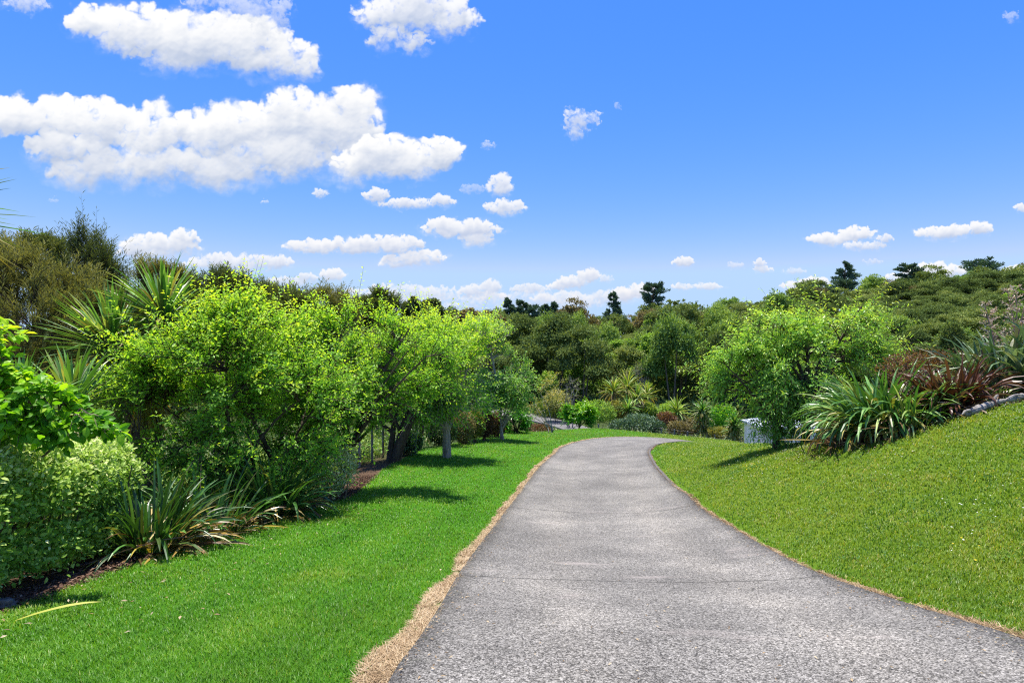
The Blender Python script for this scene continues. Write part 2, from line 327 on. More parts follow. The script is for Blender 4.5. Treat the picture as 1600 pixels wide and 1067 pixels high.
def road_mat():
    m, nt, nn, ln = newmat('exposed_aggregate_concrete')
    pos = nn('ShaderNodeNewGeometry').outputs['Position']
    v = nn('ShaderNodeTexVoronoi'); v.inputs['Scale'].default_value = 165; ln(pos, v.inputs['Vector'])
    st = ramp(nt, v.outputs['Color'], [(.20,(.034,.032,.029)),(.42,(.090,.086,.077)),(.60,(.18,.172,.155)),(.82,(.42,.405,.38))])
    v2 = nn('ShaderNodeTexVoronoi'); v2.inputs['Scale'].default_value = 88; ln(pos, v2.inputs['Vector'])
    st = mixc(nt, .45, st, ramp(nt, v2.outputs['Color'], [(.25,(.035,.033,.03)),(.5,(.115,.11,.10)),(.8,(.36,.345,.315))]))
    big = ramp(nt, noise(nt, .75, 6, .62), [(.30,(.70,.69,.675)),(.5,(.95,.935,.91)),(.66,(1.28,1.25,1.2))])
    c = mixc(nt, 1., st, big, 'MULTIPLY')
    mp = nn('ShaderNodeMapping'); mp.inputs['Scale'].default_value = (.5,1.6,1); ln(pos, mp.inputs[0])
    pale = ramp(nt, noise(nt, 1.1, 7, .68, mp.outputs[0]), [(.60,(0,0,0)),(.74,(1,1,1))])
    c = mixc(nt, math_(nt, 'MULTIPLY', pale, .7), c, (.34,.30,.27))
    edge = math_(nt, 'ADD', attr(nt, 'tint'), math_(nt, 'MULTIPLY', math_(nt, 'SUBTRACT', noise(nt, 3.5, 6, .7), .5), .34))
    dirt = ramp(nt, edge, [(.0,(1,1,1)),(.22,(0,0,0))])
    c = mixc(nt, math_(nt, 'MULTIPLY', dirt, .62), c, mixc(nt, 1., c, (.45,.45,.47), 'MULTIPLY'))
    tr_ = math_(nt, 'ABSOLUTE', math_(nt, 'SUBTRACT', math_(nt, 'ADD', attr(nt, 'tint'), math_(nt, 'MULTIPLY', math_(nt, 'SUBTRACT', noise(nt, .8, 3), .5), .5)), .95))
    c = mixc(nt, math_(nt, 'MULTIPLY', ramp(nt, tr_, [(.10,(1,1,1)),(.42,(0,0,0))]), .30), c, mixc(nt, 1., c, (1.30,1.27,1.22), 'MULTIPLY'))
    oil = ramp(nt, noise(nt, 2.3, 6, .72), [(.66,(0,0,0)),(.76,(1,1,1))]); c = mixc(nt, math_(nt, 'MULTIPLY', oil, .45), c, mixc(nt, 1., c, (.42,.41,.39), 'MULTIPLY'))
    moss = ramp(nt, noise(nt, 11, 5, .7), [(.55,(0,0,0)),(.68,(1,1,1))]); c = mixc(nt, math_(nt, 'MULTIPLY', math_(nt, 'MULTIPLY', moss, dirt), .45), c, (.06,.075,.03))
    rust = ramp(nt, noise(nt, 5, 5, .7), [(.66,(0,0,0)),(.74,(1,1,1))])
    c = mixc(nt, math_(nt, 'MULTIPLY', math_(nt, 'MULTIPLY', rust, dirt), .5), c, (.22,.12,.07))
    # control joints and cracks across the slab (distance along the drive is in 'dry')
    s = math_(nt, 'ADD', attr(nt, 'dry'), math_(nt, 'MULTIPLY', math_(nt, 'SUBTRACT', noise(nt, 1.5, 4, .7), .5), .14))
    ln_ = None
    for s0, w in JOINTS:
        d = math_(nt, 'ABSOLUTE', math_(nt, 'SUBTRACT', s, s0)); d = math_(nt, 'LESS_THAN', d, w)
        ln_ = d if ln_ is None else math_(nt, 'MAXIMUM', ln_, d)
    brk = ramp(nt, noise(nt, 9, 4, .7), [(.30,(.25,.25,.25)),(.55,(1,1,1))])
    c = mixc(nt, math_(nt, 'MULTIPLY', math_(nt, 'MULTIPLY', ln_, brk), .62), c, (.022,.021,.018))
    p = nn('ShaderNodeBsdfPrincipled'); p.inputs['Roughness'].default_value = .88; p.inputs['Specular IOR Level'].default_value = .2; ln(c, p.inputs['Base Color'])
    bp = nn('ShaderNodeBump'); bp.inputs['Strength'].default_value = .55; bp.inputs['Distance'].default_value = .006
    ln(math_(nt, 'SUBTRACT', v.outputs['Distance'], math_(nt, 'MULTIPLY', ln_, 1.)), bp.inputs['Height']); ln(bp.outputs[0], p.inputs['Normal'])
    o = nn('ShaderNodeOutputMaterial'); ln(p.outputs[0], o.inputs[0]); return m

# ------------------------------------------------------------------ setting: ground, drive, lane
def axis(lo, hi, step, far, grow=1.13):
    a = list(np.arange(lo, hi, step)); s = step
    while a[-1] < far: s *= grow; a.append(a[-1]+s)
    s = step
    while a[0] > -far: s *= grow; a.insert(0, a[0]-s)
    return np.array(a)
xs = axis(-10, 16, .22, 2500); ys = axis(-3, 38, .25, 2500)
GX, GY = np.meshgrid(xs, ys); GZ = ground(GX, GY)
inl = inpoly(GX, GY, LAWN); dl = distline(GX, GY, np.vstack([LAWN, LAWN[:1]]))
lawn_f = np.clip(.5+np.where(inl, dl, -dl)*2.2, 0, 1)
def rightness(x, y): return np.clip((x-np.interp(y, np.array([-14,.5,3,5.1,9.2,15.6,24,40]), np.array([2.7,2.5,2.6,2.7,3.0,3.9,6.2,9]))+.4)/.8, 0, 1)
gm = M(); nx, ny = len(xs), len(ys)
idx = np.arange(nx*ny).reshape(ny, nx)
inr = inpoly(GX, GY, ROADPOLY) & (distline(GX, GY, RL) > .3) & (distline(GX, GY, RR) > .3)
gm.add(np.stack([GX, GY, GZ-np.where(inr, .03, 0)], -1), np.stack([idx[:-1,:-1], idx[:-1,1:], idx[1:,1:], idx[1:,:-1]], -1), tint=lawn_f.ravel(), dry=rightness(GX, GY).ravel())
tag(gm.obj('ground', ground_mat(), smooth=True), 'sloping ground under lawn, planting beds and wooded hill', 'ground', kind='structure')

NS = 260
Li = np.interp(np.linspace(0,1,NS), [0,.72,1], [0, 11*8, len(RL)-1]); Ri = np.interp(np.linspace(0,1,NS), [0,.72,1], [0, 11*8, len(RR)-1])
pick = lambda P, i: np.stack([np.interp(i, np.arange(len(P)), P[:,k]) for k in (0,1)], 1)
EL = pick(RL, Li); ER = pick(RR, Ri)
NW = 17; w = np.linspace(0, 1, NW)
rx = EL[:,None,0]*(1-w)+ER[:,None,0]*w; ry = EL[:,None,1]*(1-w)+ER[:,None,1]*w
rz = ground(rx, ry)+.035
sal = np.r_[0, np.cumsum(np.linalg.norm(np.diff((EL+ER)/2, axis=0), axis=1))]
width = np.linalg.norm(EL-ER, axis=1)
ed = np.minimum(w, 1-w)[None]*width[:,None]/.9
def s_at(Y): return float(np.interp(Y, ((EL+ER)/2)[:,1][:180], sal[:180]))
JOINTS = [(s_at(4.95)+0, .016), (s_at(9.6), .020), (s_at(15.2), .02)]
MAT['road'] = road_mat()
# a road section with skirts: append skirt columns
rx = np.concatenate([rx[:,:1], rx, rx[:,-1:]], 1); ry = np.concatenate([ry[:,:1], ry, ry[:,-1:]], 1); rz = np.concatenate([rz[:,:1]-.12, rz, rz[:,-1:]-.12], 1); ed = np.concatenate([ed[:,:1]*0, ed, ed[:,:1]*0], 1)
id2 = np.arange(NS*(NW+2)).reshape(NS, NW+2)
M().add(np.stack([rx, ry, rz], -1), np.stack([id2[:-1,:-1], id2[:-1,1:], id2[1:,1:], id2[1:,:-1]], -1), tint=ed.ravel(), dry=np.repeat(sal, NW+2)).obj('driveway', MAT['road'], smooth=True)
tag(bpy.data.objects['driveway'], 'grey speckled concrete driveway curving downhill to the right', 'driveway', kind='structure')

def strip(name, path, offs, zs, mat, **kw):
    P = np.asarray(path); T = nrm(np.gradient(P, axis=0)); N = np.stack([T[:,1], -T[:,0]], 1)
    cols = []
    for o_, z_ in zip(offs, zs):
        o_ = np.broadcast_to(o_, (len(P),)); q = P+N*o_[:,None]; cols.append(np.c_[q, ground(q[:,0], q[:,1])+z_])
    V = np.stack(cols, 1); n, k = V.shape[:2]; ii = np.arange(n*k).reshape(n, k)
    o = M().add(V, np.stack([ii[:-1,:-1], ii[:-1,1:], ii[1:,1:], ii[1:,:-1]], -1), **kw).obj(name, mat, smooth=False); return o
# low concrete kerb on the inner (right) bend
kp, _ = resample(ER[(ER[:,1] > 6.5) & (np.arange(NS) > 40)], 200); kt = np.clip(np.linspace(0,1,200)/.3, 0, 1)
tag(strip('kerb', kp, [-.015,-.01,.05,.06], [-.05,-.01+.06*kt,-.02+.065*kt,-.05], MAT['kerb']), 'narrow low concrete kerb along the inner bend', 'kerb', kind='structure')
# lower lane in the valley
lane = catmull([(-2.5,69.5),(0,67.5),(2,65.5),(5.3,60.5),(7.5,56),(12,50),(17,44)], 8)
tag(strip('lane', lane, [-1.7,-1.65,0,1.65,1.7], [-.3,.12,.16,.12,-.3], MAT['lane']), 'pale grey lane in the valley below', 'lane', kind='structure')

# ------------------------------------------------------------------ grass
rng = np.random.default_rng(5)
def grass():
    N = 620000
    Y = 1.7*np.exp(rng.random(N)*np.log(42/1.7)); X = rng.uniform(-1.03, 1.03, N)*(Y*.98+.4)
    ok = inpoly(X, Y, LAWN) & ~inpoly(X, Y, ROADPOLY)
    dL = distline(X, Y, RL); vw = verge_w(Y)+rng.normal(0, .03, N)
    dR = distline(X, Y, RR)
    ok &= (dL > vw) & (dR > .07+.05*rng.random(N)+.12*np.clip(fbm(X*1.1, Y*1.1, 91, 3), 0, 1))
    edge = distline(X, Y, LAWN[5:16])
    X, Y, dL = X[ok], Y[ok], dL[ok]; n = len(X); Z = ground(X, Y)
    pat = fbm(X*.9, Y*.9, 3, 4); pat2 = fbm(X*4, Y*4, 8, 3); dist = np.hypot(X, Y)
    R = rightness(X, Y)
    L = (.034+.012*np.clip(pat,-1,1)+.05*np.clip(fbm(X*2.2,Y*2.2,55,3)-.32,0,1)+.014*rng.random(n)+R*(.004+.022*np.clip(pat2,0,1)))*(1+.02*Y); Wd = np.maximum(.0035, .00105*dist)*rng.uniform(.7,1.3,n)
    phi = rng.uniform(0, 2*np.pi, n); tilt = rng.uniform(.05,.75,n); 
    tint = np.clip(.43+.055*np.sign(np.sin(dL*2*np.pi/.9))*(1-R)+.32*pat+.22*pat2*(.6+R*.9)+rng.normal(0,.13,n), 0, 1)
    bare = np.clip(fbm(X*1.3+31, Y*1.3, 71, 4)-.12, 0, .5)*2; dead = rng.random(n) < .02+.05*R+bare*(.35*R+.10)
    tint = np.where(dead, rng.uniform(.8,1,n), tint); R = np.clip(R+dead*.6, 0, 1.3)
    m = M(); d = np.stack([np.sin(tilt)*np.cos(phi), np.sin(tilt)*np.sin(phi), np.cos(tilt)], -1)
    S = np.stack([-np.sin(phi), np.cos(phi), 0*phi], -1)*(Wd*.5)[:,None]
    Bp = np.stack([X, Y, Z-.004], -1); mid = Bp+d*(L*.55)[:,None]; tip = mid+nrm(d+np.stack([np.cos(phi), np.sin(phi), -.35+0*phi], -1)*.55)*(L*.5)[:,None]
    V = np.stack([Bp-S, Bp+S, mid+S*.8, mid-S*.8, tip], 1); b = np.arange(n)[:,None]*5
    m.add(V, b+[0,1,2,3], b+[3,2,4], tint=np.repeat(tint,5), dry=np.repeat(np.clip(R*(.72+.5*pat)+1.0*np.clip(fbm(X*.55+9,Y*.55,33,4)+.02,0,.6)*np.clip(1-R,0,1)+.25*np.clip((Y-14)/12,0,1)*(1-R),0,1),5))
    tag(m.obj('grass', MAT['grass']), 'mown green lawn grass on both sides of the driveway', 'grass', kind='stuff')
def verge_w(Y): return .085+.04*np.clip((5-Y)/2,0,1)+.03*np.clip((3.2-Y)/1.4,0,1)+.06*gnoise(Y*1.3, Y*0+.3, 4)+.03*gnoise(Y*4.3, Y*0+.3, 14)
grass()
def verge():
    m = M()
    for P, wf, n, lo in ((RL, lambda y: verge_w(y)+.03, 45000, .6), (RR, lambda y: .065+.05*gnoise(y*1.1, y*0+.7, 12)+.08*np.clip((4-y)/2,0,1), 22000, .55)):
        s = np.r_[0, np.cumsum(np.linalg.norm(np.diff(P, axis=0), axis=1))]
        Y0 = 1.6*np.exp(rng.random(n)*np.log(30/1.6)); 
        sel = np.argsort(P[:,1][:int(len(P)*.8)]); q = np.interp(Y0, P[:int(len(P)*.8),1], s[:int(len(P)*.8)])
        X = np.interp(q, s, P[:,0]); Y = np.interp(q, s, P[:,1])
        T = np.stack([np.interp(q+.05, s, P[:,0])-X, np.interp(q+.05, s, P[:,1])-Y], 1); T = nrm(T); Nn = np.stack([-T[:,1], T[:,0]], 1)*(1 if P is RL else -1)
        off = rng.random(n)*wf(Y)-.015; X = X+Nn[:,0]*off; Y = Y+Nn[:,1]*off; kp_ = fbm(X*2.6, Y*2.6, 41, 4)+rng.normal(0,.12,n) > (-.22 if P is RL else -.2); X = X[kp_]; Y = Y[kp_]; n = len(X)
        dist = np.hypot(X, Y)
        base = np.stack([X, Y, ground(X, Y)+.012+.014*rng.random(n)], -1)
        blades(m, base, rng.uniform(0,6.28,n), rng.uniform(1.15,1.68,n), rng.uniform(-.2,.5,n), rng.uniform(.02,.055,n)*(1+.02*Y), np.maximum(.003,.001*dist), 2, np.clip(rng.normal(.45 if P is RL else .2,.22,n)+.3*fbm(X*3,Y*3,19,2),0,1), prof=([0,.5,1],[.8,1,.2]))
    tag(m.obj('dead_grass', MAT['straw']), 'straw coloured dead grass lining the edges of the driveway', 'dead grass', kind='stuff')
verge()
def flowers():
    n = 9000; Y = rng.uniform(3.2, 13, n); X = np.interp(Y, RR[:112,1], RR[:112,0])+.5+rng.random(n)**.8*7
    k = fbm(X*.55+4, Y*.55, 77, 3)+rng.normal(0,.15,n)+np.clip((X-5)*.14,-.35,.45); ok = inpoly(X, Y, LAWN) & (k > .30) & (X < Y*1.1)
    X, Y = X[ok], Y[ok]; n = len(X); c = rng.random(n) < np.where(fbm(X*.8, Y*.8, 31, 2) > 0, .15, .75)
    m = {0: M(), 1: M()}
    for q, mm in m.items():
        s = c == q; k = s.sum(); P = np.stack([X[s], Y[s], ground(X[s], Y[s])+rng.uniform(.04,.075,k)], -1)
        r = rng.uniform(.005,.0095,k); th = np.arange(6)/6*6.283
        V = P[:,None]+np.stack([np.cos(th), np.sin(th), .25+0*th], -1)[None]*r[:,None,None]; V = np.concatenate([P[:,None], V], 1)
        b = np.arange(k)[:,None,None]*7; j = np.arange(6)[None,:,None]
        T = np.concatenate([b+0*j, b+1+j, b+1+(j+1)%6], -1); mm.add(V, tris=T)
    tag(m[1].obj('buttercup_flowers', MAT['yellow']), 'tiny yellow buttercups dotted over the right lawn', 'flowers', kind='stuff')
    tag(m[0].obj('daisy_flowers', MAT['white']), 'tiny white daisies dotted over the right lawn', 'flowers', kind='stuff')
flowers()
def weeds():
    m = M(); k = 420; Y = rng.uniform(2.6, 13, k); X = np.interp(Y, RR[:112,1], RR[:112,0])+.3+rng.random(k)**.8*7; ok = inpoly(X, Y, LAWN) & (X < Y*1.1); X, Y = X[ok], Y[ok]
    q = rng.integers(8, 34, len(X)); X = np.repeat(X, q); Y = np.repeat(Y, q); n = len(X); sp_ = np.repeat(rng.uniform(.03,.13,len(q)), q); X = X+rng.normal(0,1,n)*sp_; Y = Y+rng.normal(0,1,n)*sp_
    c = np.repeat(rng.normal(.4,.2,len(q)), q); sz = rng.uniform(.012,.036,n)
    leaves(m, np.stack([X,Y,ground(X,Y)+rng.uniform(.045,.085,n)],-1), rdir(rng,n)*[1,1,.5]+[0,0,.1], rdir(rng,n)*.5+[0,0,.8], sz, sz*.62, np.clip(c+rng.normal(0,.12,n),0,1))
    tag(m.obj('lawn_weeds', leafmat('lawn_weed_leaf', [(.0,(.03,.10,.012)),(.5,(.085,.19,.03)),(1,(.24,.33,.08))], objvar=0)), 'broad leaved weeds and clover in patches on the right lawn', 'weeds', kind='stuff')
    m = M(); n = 900; Y = 2.3*np.exp(rng.random(n)*np.log(9)); l = np.interp(Y, EL[:180,1], EL[:180,0]); rr_ = np.interp(Y, ER[:180,1], ER[:180,0]); u = np.where(rng.random(n) < .5, 1-np.abs(rng.normal(0,.05,n)), np.where(rng.random(n) < .6, np.abs(rng.normal(0,.05,n)), rng.random(n)))
    X = l+(rr_-l)*np.clip(u,.005,.995); leaves(m, np.stack([X,Y,ground(X,Y)+.045],-1), rdir(rng,n)*[1,1,.15], rdir(rng,n)*.3+[0,0,1], rng.uniform(.008,.03,n), rng.uniform(.003,.012,n), rng.random(n), 1)
    n = 320; Y = rng.uniform(3.2, 13, n); X = np.interp(Y, [p[1] for p in LEFTB], [p[0] for p in LEFTB])+np.abs(rng.normal(0,.8,n))+.05; ok = inpoly(X,Y,LAWN) & ~inpoly(X,Y,ROADPOLY); X, Y = X[ok], Y[ok]; n = len(X)
    leaves(m, np.stack([X,Y,ground(X,Y)+.05],-1), rdir(rng,n)*[1,1,.3], rdir(rng,n)*.4+[0,0,1], rng.uniform(.015,.05,n), rng.uniform(.008,.02,n), rng.random(n), 1)
    tag(m.obj('leaf_litter', MAT['straw']), 'scattered dry leaf litter on the driveway edges and left lawn', 'leaf litter', kind='stuff')
weeds()
def litter():
    m = M(); n = 9000
    Y = rng.uniform(2.5, 13, n); X = np.interp(Y, [p[1] for p in LEFTB], [p[0] for p in LEFTB])-np.abs(rng.normal(.02,.35,n))+.05
    Y2 = rng.uniform(8.4, 14, 5000); X2 = np.interp(Y2, [8.5,8.8,9.3,9.9,13.1,14.2], [7.6,5.9,5.7,5.5,6.8,6.7])+rng.normal(.3,.4,5000)
    X = np.r_[X, X2]; Y = np.r_[Y, Y2]; n = len(X)
    D = rdir(rng, n)*[1,1,.25]; Nn = rdir(rng, n)*.4+[0,0,1]
    leaves(m, np.stack([X, Y, ground(X, Y)+rng.uniform(.006,.03,n)], -1), D, Nn, rng.uniform(.03,.09,n), rng.uniform(.008,.025,n), np.clip(rng.normal(.3,.25,n),0,1), 1)
    tag(m.obj('bark_mulch', leafmat('bark_mulch_chip', [(0,(.05,.03,.02)),(.5,(.17,.10,.065)),(1,(.40,.30,.22))], trans=0., rough=.9, spec=.1, objvar=0)), 'brown bark mulch and dead leaves on the beds', 'mulch', kind='stuff')
litter()

# ------------------------------------------------------------------ trees
def env(px, py, rx, ry, Y, dz=1.0):
    c = at(px, py, Y); return (*c, rx/F*Y, rx/F*Y*dz, ry/F*Y)
def tree(name, label, base, envs, n_limb, n_sub, n_twig, twig, lpt, L, Wd, mat, bark, trunk_r=.07, fork=.35, group=None, seed=0, up=.5, kind=0,
         tint=(.42,.14), top=.22, cat='tree', spires=0, droop=.2, shell=.45, leafspread=.75, bare=False, stems=1, forkpt=None, yellow=0., lump=1.6):
    r = np.random.default_rng(seed+100); base = np.asarray(base, float)
    E = np.array(envs); vol = (E[:,3]*E[:,4]*E[:,5])**.8; vol /= vol.sum()
    def sample(n, lo=shell, hi=1.):
        k = r.choice(len(E), n, p=vol); d = rdir(r, n); q = (lo**2+(hi**2-lo**2)*r.random(n))**.5
        return E[k,:3]+d*q[:,None]*E[k,3:]
    cen = (E[:,:3]*vol[:,None]).sum(0); zlo = (E[:,2]-E[:,5]).min(); zhi = (E[:,2]+E[:,5]).max()
    fk = np.asarray(forkpt) if forkpt is not None else base+(cen-base)*[fork*.6, fork*.6, fork]
    W = M(); m = M(); t = np.linspace(0, 1, 8)[:,None]
    def bez(a, b, c): return (1-t)**2*a+2*t*(1-t)*b+t*t*c
    # trunk(s)
    TP = []; TR = []
    for s in range(stems):
        off = np.array([r.normal(), r.normal(), 0])*(.12 if stems > 1 else 0)
        TP.append(bez(base+off*.6-[0,0,.15], (base+fk)/2+off*1.2+r.normal(size=3)*.03*[1,1,0], fk+off*2)); TR.append(trunk_r*(1.25-.45*t[:,0])/(stems**.5))
    tubes(W, TP, TR, 8)
    # limbs
    tips = sample(n_limb, .45, .85)
    LP = []; LR = []
    for k, q in enumerate(tips):
        src = TP[k % stems]; a = src[-1] if r.random() < .6 else src[r.integers(4,8)]
        dist = np.linalg.norm(q-a); mid = (a+q)/2+[0,0,.12*dist*(1 if q[2] > a[2] else 1.6)]+r.normal(size=3)*.07*dist
        LP.append(bez(a, mid, q)); LR.append(trunk_r*.55/stems**.3*(1-.72*t[:,0]))
    LP = np.array(LP); LR = np.array(LR); tubes(W, LP, LR, 6)
    # secondary branches
    q = sample(int(n_sub*lump)); wv = r.normal(size=(7,3)); wv = wv/np.linalg.norm(wv,axis=1,keepdims=True)*r.uniform(3.2,7.5,(7,1))/max(.6,(zhi-zlo)*.42)
    lump_ = np.sin(q@wv.T+r.uniform(0,6.28,7)).sum(1)+r.normal(0,.6,len(q)); q = q[np.argsort(-lump_)[:n_sub]]; flat = LP[:,2:].reshape(-1,3); fr = LR[:,2:].ravel()
    d = np.linalg.norm(q[:,None]-flat[None], axis=-1)+.5*np.maximum(0, flat[None,:,2]-q[:,None,2])
    j = d.argmin(1); a = flat[j]; dist = np.linalg.norm(q-a, axis=1)[:,None]
    mid = (a+q)/2+np.array([0,0,.15])*dist+r.normal(size=q.shape)*.08*dist
    tt = np.linspace(0, 1, 6)[None,:,None]
    SP = (1-tt)**2*a[:,None]+2*tt*(1-tt)*mid[:,None]+tt*tt*q[:,None]; SR = (np.minimum(fr[j], .022)[:,None])*(1-.8*tt[0,:,0][None])
    tubes(W, SP, SR, 4)
    # twigs
    k = np.repeat(np.arange(n_sub), n_twig); n = len(k); u = r.uniform(.25, 1, n)
    u6 = u*5; i0 = np.minimum(u6.astype(int), 4); fu = (u6-i0)[:,None]
    P0 = SP[k,i0]*(1-fu)+SP[k,i0+1]*fu; tan = nrm(SP[k,i0+1]-SP[k,i0]); out = nrm(P0-cen)
    D = nrm(tan*.5+out*.55+np.array([0,0,up])+rdir(r, n)*.65)
    hz = np.clip((P0[:,2]-zlo)/(zhi-zlo), 0, 1)
    tl = twig*r.uniform(.55,1.35,n)
    if spires: 
        sp = (hz > .6) & (r.random(n) < spires); D = np.where(sp[:,None], nrm(D*.9+[0,0,.75]), D); tl = np.where(sp, tl*1.35*r.uniform(.7,1.3,n), tl); so = (r.random(n) < .12) & ~sp; tl = np.where(so, tl*1.9, tl); D = np.where(so[:,None], nrm(D*.6+out*.8), D)
    v = np.linspace(0, 1, 4)[None,:,None]; dr_ = np.where(tl > twig*1.4, droop*.2, droop); bend = np.array([0,0,-1.])[None,None]*(dr_*tl)[:,None,None]*v*v
    TWP = P0[:,None]+D[:,None]*tl[:,None,None]*v+bend
    tubes(W, TWP, (.006*(1-.8*v[0,:,0]))[None]*np.ones((n,1)), 3)
    tr = W.obj('trunk', bark)
    # leaves
    if not bare:
        ut = (np.arange(lpt)[None]+r.random((n,lpt)))/lpt; ut = .12+.86*ut
        P = P0[:,None]+D[:,None]*(tl[:,None]*ut)[...,None]+np.array([0,0,-1.])*((dr_*tl)[:,None]*ut*ut)[...,None]
        P = P.reshape(-1,3); N = len(P); Dn = np.repeat(D, lpt, 0); 
        side = nrm(np.cross(Dn, rdir(r, N))); P = P+side*r.uniform(0,.03,N)[:,None]*(twig/.4)
        ld = nrm(Dn*.55+side*leafspread+np.array([0,0,.12-droop])); nn_ = nrm(np.array([0,0,1.])+rdir(r, N)*.75+np.repeat(out,lpt,0)*.35)
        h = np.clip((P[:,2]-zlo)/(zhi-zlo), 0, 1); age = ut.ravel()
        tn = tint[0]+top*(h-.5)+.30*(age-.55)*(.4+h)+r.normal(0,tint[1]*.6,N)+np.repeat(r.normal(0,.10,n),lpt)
        if yellow: tn = tn+np.repeat(r.random(n) < yellow, lpt)*.38
        sz = r.uniform(.65,1.25,N)
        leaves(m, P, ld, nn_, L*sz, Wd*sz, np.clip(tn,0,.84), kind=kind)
    th = thing(name, base, label, cat, group)
    for mm_, nm in ((tr,'trunk'),):
        tr.parent = th; tr.matrix_parent_inverse.identity(); tr.location = [-float(q) for q in base]
    if not bare: m.obj('crown', mat, th).location = [-float(q) for q in base]
    return th

def P3(px, Y): return np.array(gp(px, Y))
# --- the row of bright leafy trees on the left
tree('leafy_tree', 'largest bright green leafy tree, spreading low over the flax bed beside the hedge', P3(420, 8.9),
     [env(340,580,118,76,8.6), env(280,640,105,75,8.4), env(395,535,85,58,8.8), env(440,640,95,95,8.7), env(268,562,50,30,8.5), env(370,495,30,22,8.6), env(330,700,105,50,8.2,.8), env(235,600,60,45,8.5), env(430,705,85,50,8.6,.8)],
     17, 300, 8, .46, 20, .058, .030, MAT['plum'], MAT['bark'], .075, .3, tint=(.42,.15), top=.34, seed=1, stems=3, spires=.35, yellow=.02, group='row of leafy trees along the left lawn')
tree('leafy_tree', 'second bright leafy tree, dark leaning limb, between the largest and the pale trunk', P3(515, 10.3),
     [env(560,565,105,66,10.6), env(505,615,85,80,10.2), env(625,575,92,68,10.9), env(490,530,60,32,10.3), env(590,515,70,24,10.6), env(560,630,80,38,10.2,.8), env(470,690,65,58,9.8,.8)],
     15, 270, 8, .48, 20, .060, .031, MAT['plum'], MAT['bark'], .08, .35, tint=(.42,.15), top=.34, seed=2, stems=2, spires=.35, yellow=.02, group='row of leafy trees along the left lawn')
tree('leafy_tree', 'bright green leafy tree with yellow tips on one straight pale trunk in the lawn', P3(698, 16.3),
     [env(680,570,82,62,16.3,.9), env(710,530,60,34,16.5,.9), env(640,600,64,42,16,.9), env(730,590,30,50,16.4), env(655,545,60,34,16.2), env(690,628,66,26,16.2,.8)],
     13, 230, 8, .62, 17, .082, .042, MAT['plum'], MAT['bark_pale'], .11, .3, seed=3, spires=.25, yellow=.06, tint=(.5,.14), top=.35, forkpt=at(697,655,16.3), group='row of leafy trees along the left lawn')
tree('leafy_tree', 'pale grey green tree with whitish forked trunk behind the straight pale trunk', P3(785, 24),
     [env(780,590,52,45,24), env(755,540,38,42,24.5), env(805,610,34,34,24), env(770,520,28,22,24.5)],
     9, 170, 7, .6, 12, .11, .058, MAT['grey_leaf'], MAT['bark_pale'], .075, .28, seed=4, tint=(.5,.2), forkpt=at(783,665,24), group='row of leafy trees along the left lawn')
tree('leafy_tree', 'thin sparse young tree with upright bare stems beside the valley lane', P3(857, 32.5),
     [env(857,625,22,36,32.5), env(835,640,20,18,32.5), env(870,605,14,22,32.5)],
     9, 26, 4, .6, 7, .13, .07, MAT['olive_hedge'], MAT['bark_pale'], .06, .15, seed=5, stems=3, tint=(.75,.2), group='row of leafy trees along the left lawn')
tree('lemon_tree', 'small round glossy lemon tree at the far edge of the lawn', P3(905, 39.5),
     [env(905,643,22,17,39.5), env(893,650,13,10,39.5), env(918,648,12,12,39.5)], 8, 80, 6, .4, 10, .17, .09, MAT['lemon'], MAT['bark'], .08, .2, seed=6, tint=(.55,.18), top=.5, spires=.1)
tree('citrus_shrub', 'dark green rounded citrus shrub behind the whitish forked trunk', P3(808, 29), [env(808,658,22,20,29), env(796,668,16,14,29)], 8, 60, 6, .35, 10, .13, .07, MAT['lemon'], MAT['bark'], .06, .2, seed=7, tint=(.2,.12), cat='shrub')
# right hand trees
tree('slender_leaf_tree', 'taller right tree with dark bare trunk and narrow shining leaves beside the big flax', P3(1256, 13.1),
     [env(1262,570,70,50,13.2), env(1300,525,56,40,13.3), env(1328,490,30,22,13.3), env(1275,612,72,30,13), env(1225,530,48,38,13.2), env(1340,505,20,16,13.3), env(1352,560,34,13,12.8), env(1318,470,10,14,13.3), env(1340,545,36,24,13.1)],
     15, 190, 7, .60, 19, .095, .026, MAT['peach'], MAT['bark'], .085, .33, seed=8, tint=(.48,.17), up=.25, droop=.45, forkpt=at(1262,610,13.1), spires=.3, lump=1.45, top=.35, group='pair of trees on the right bank')
tree('slender_leaf_tree', 'lower right tree with leafy ivy wrapped trunk in front of the white shed', P3(1212, 13.6),
     [env(1172,590,56,48,13.6), env(1215,620,62,40,13.5), env(1180,548,44,30,13.7), env(1142,612,32,34,13.7), env(1200,515,24,24,13.6), env(1206,660,30,22,13.7), env(1205,672,22,16,13.5), env(1190,648,22,18,13.7), env(1212,650,14,36,13.5)],
     12, 160, 7, .54, 19, .092, .025, MAT['peach'], MAT['bark'], .08, .3, seed=9, tint=(.42,.17), up=.2, droop=.45, forkpt=at(1214,640,13.6), spires=.25, lump=1.45, top=.35, group='pair of trees on the right bank')

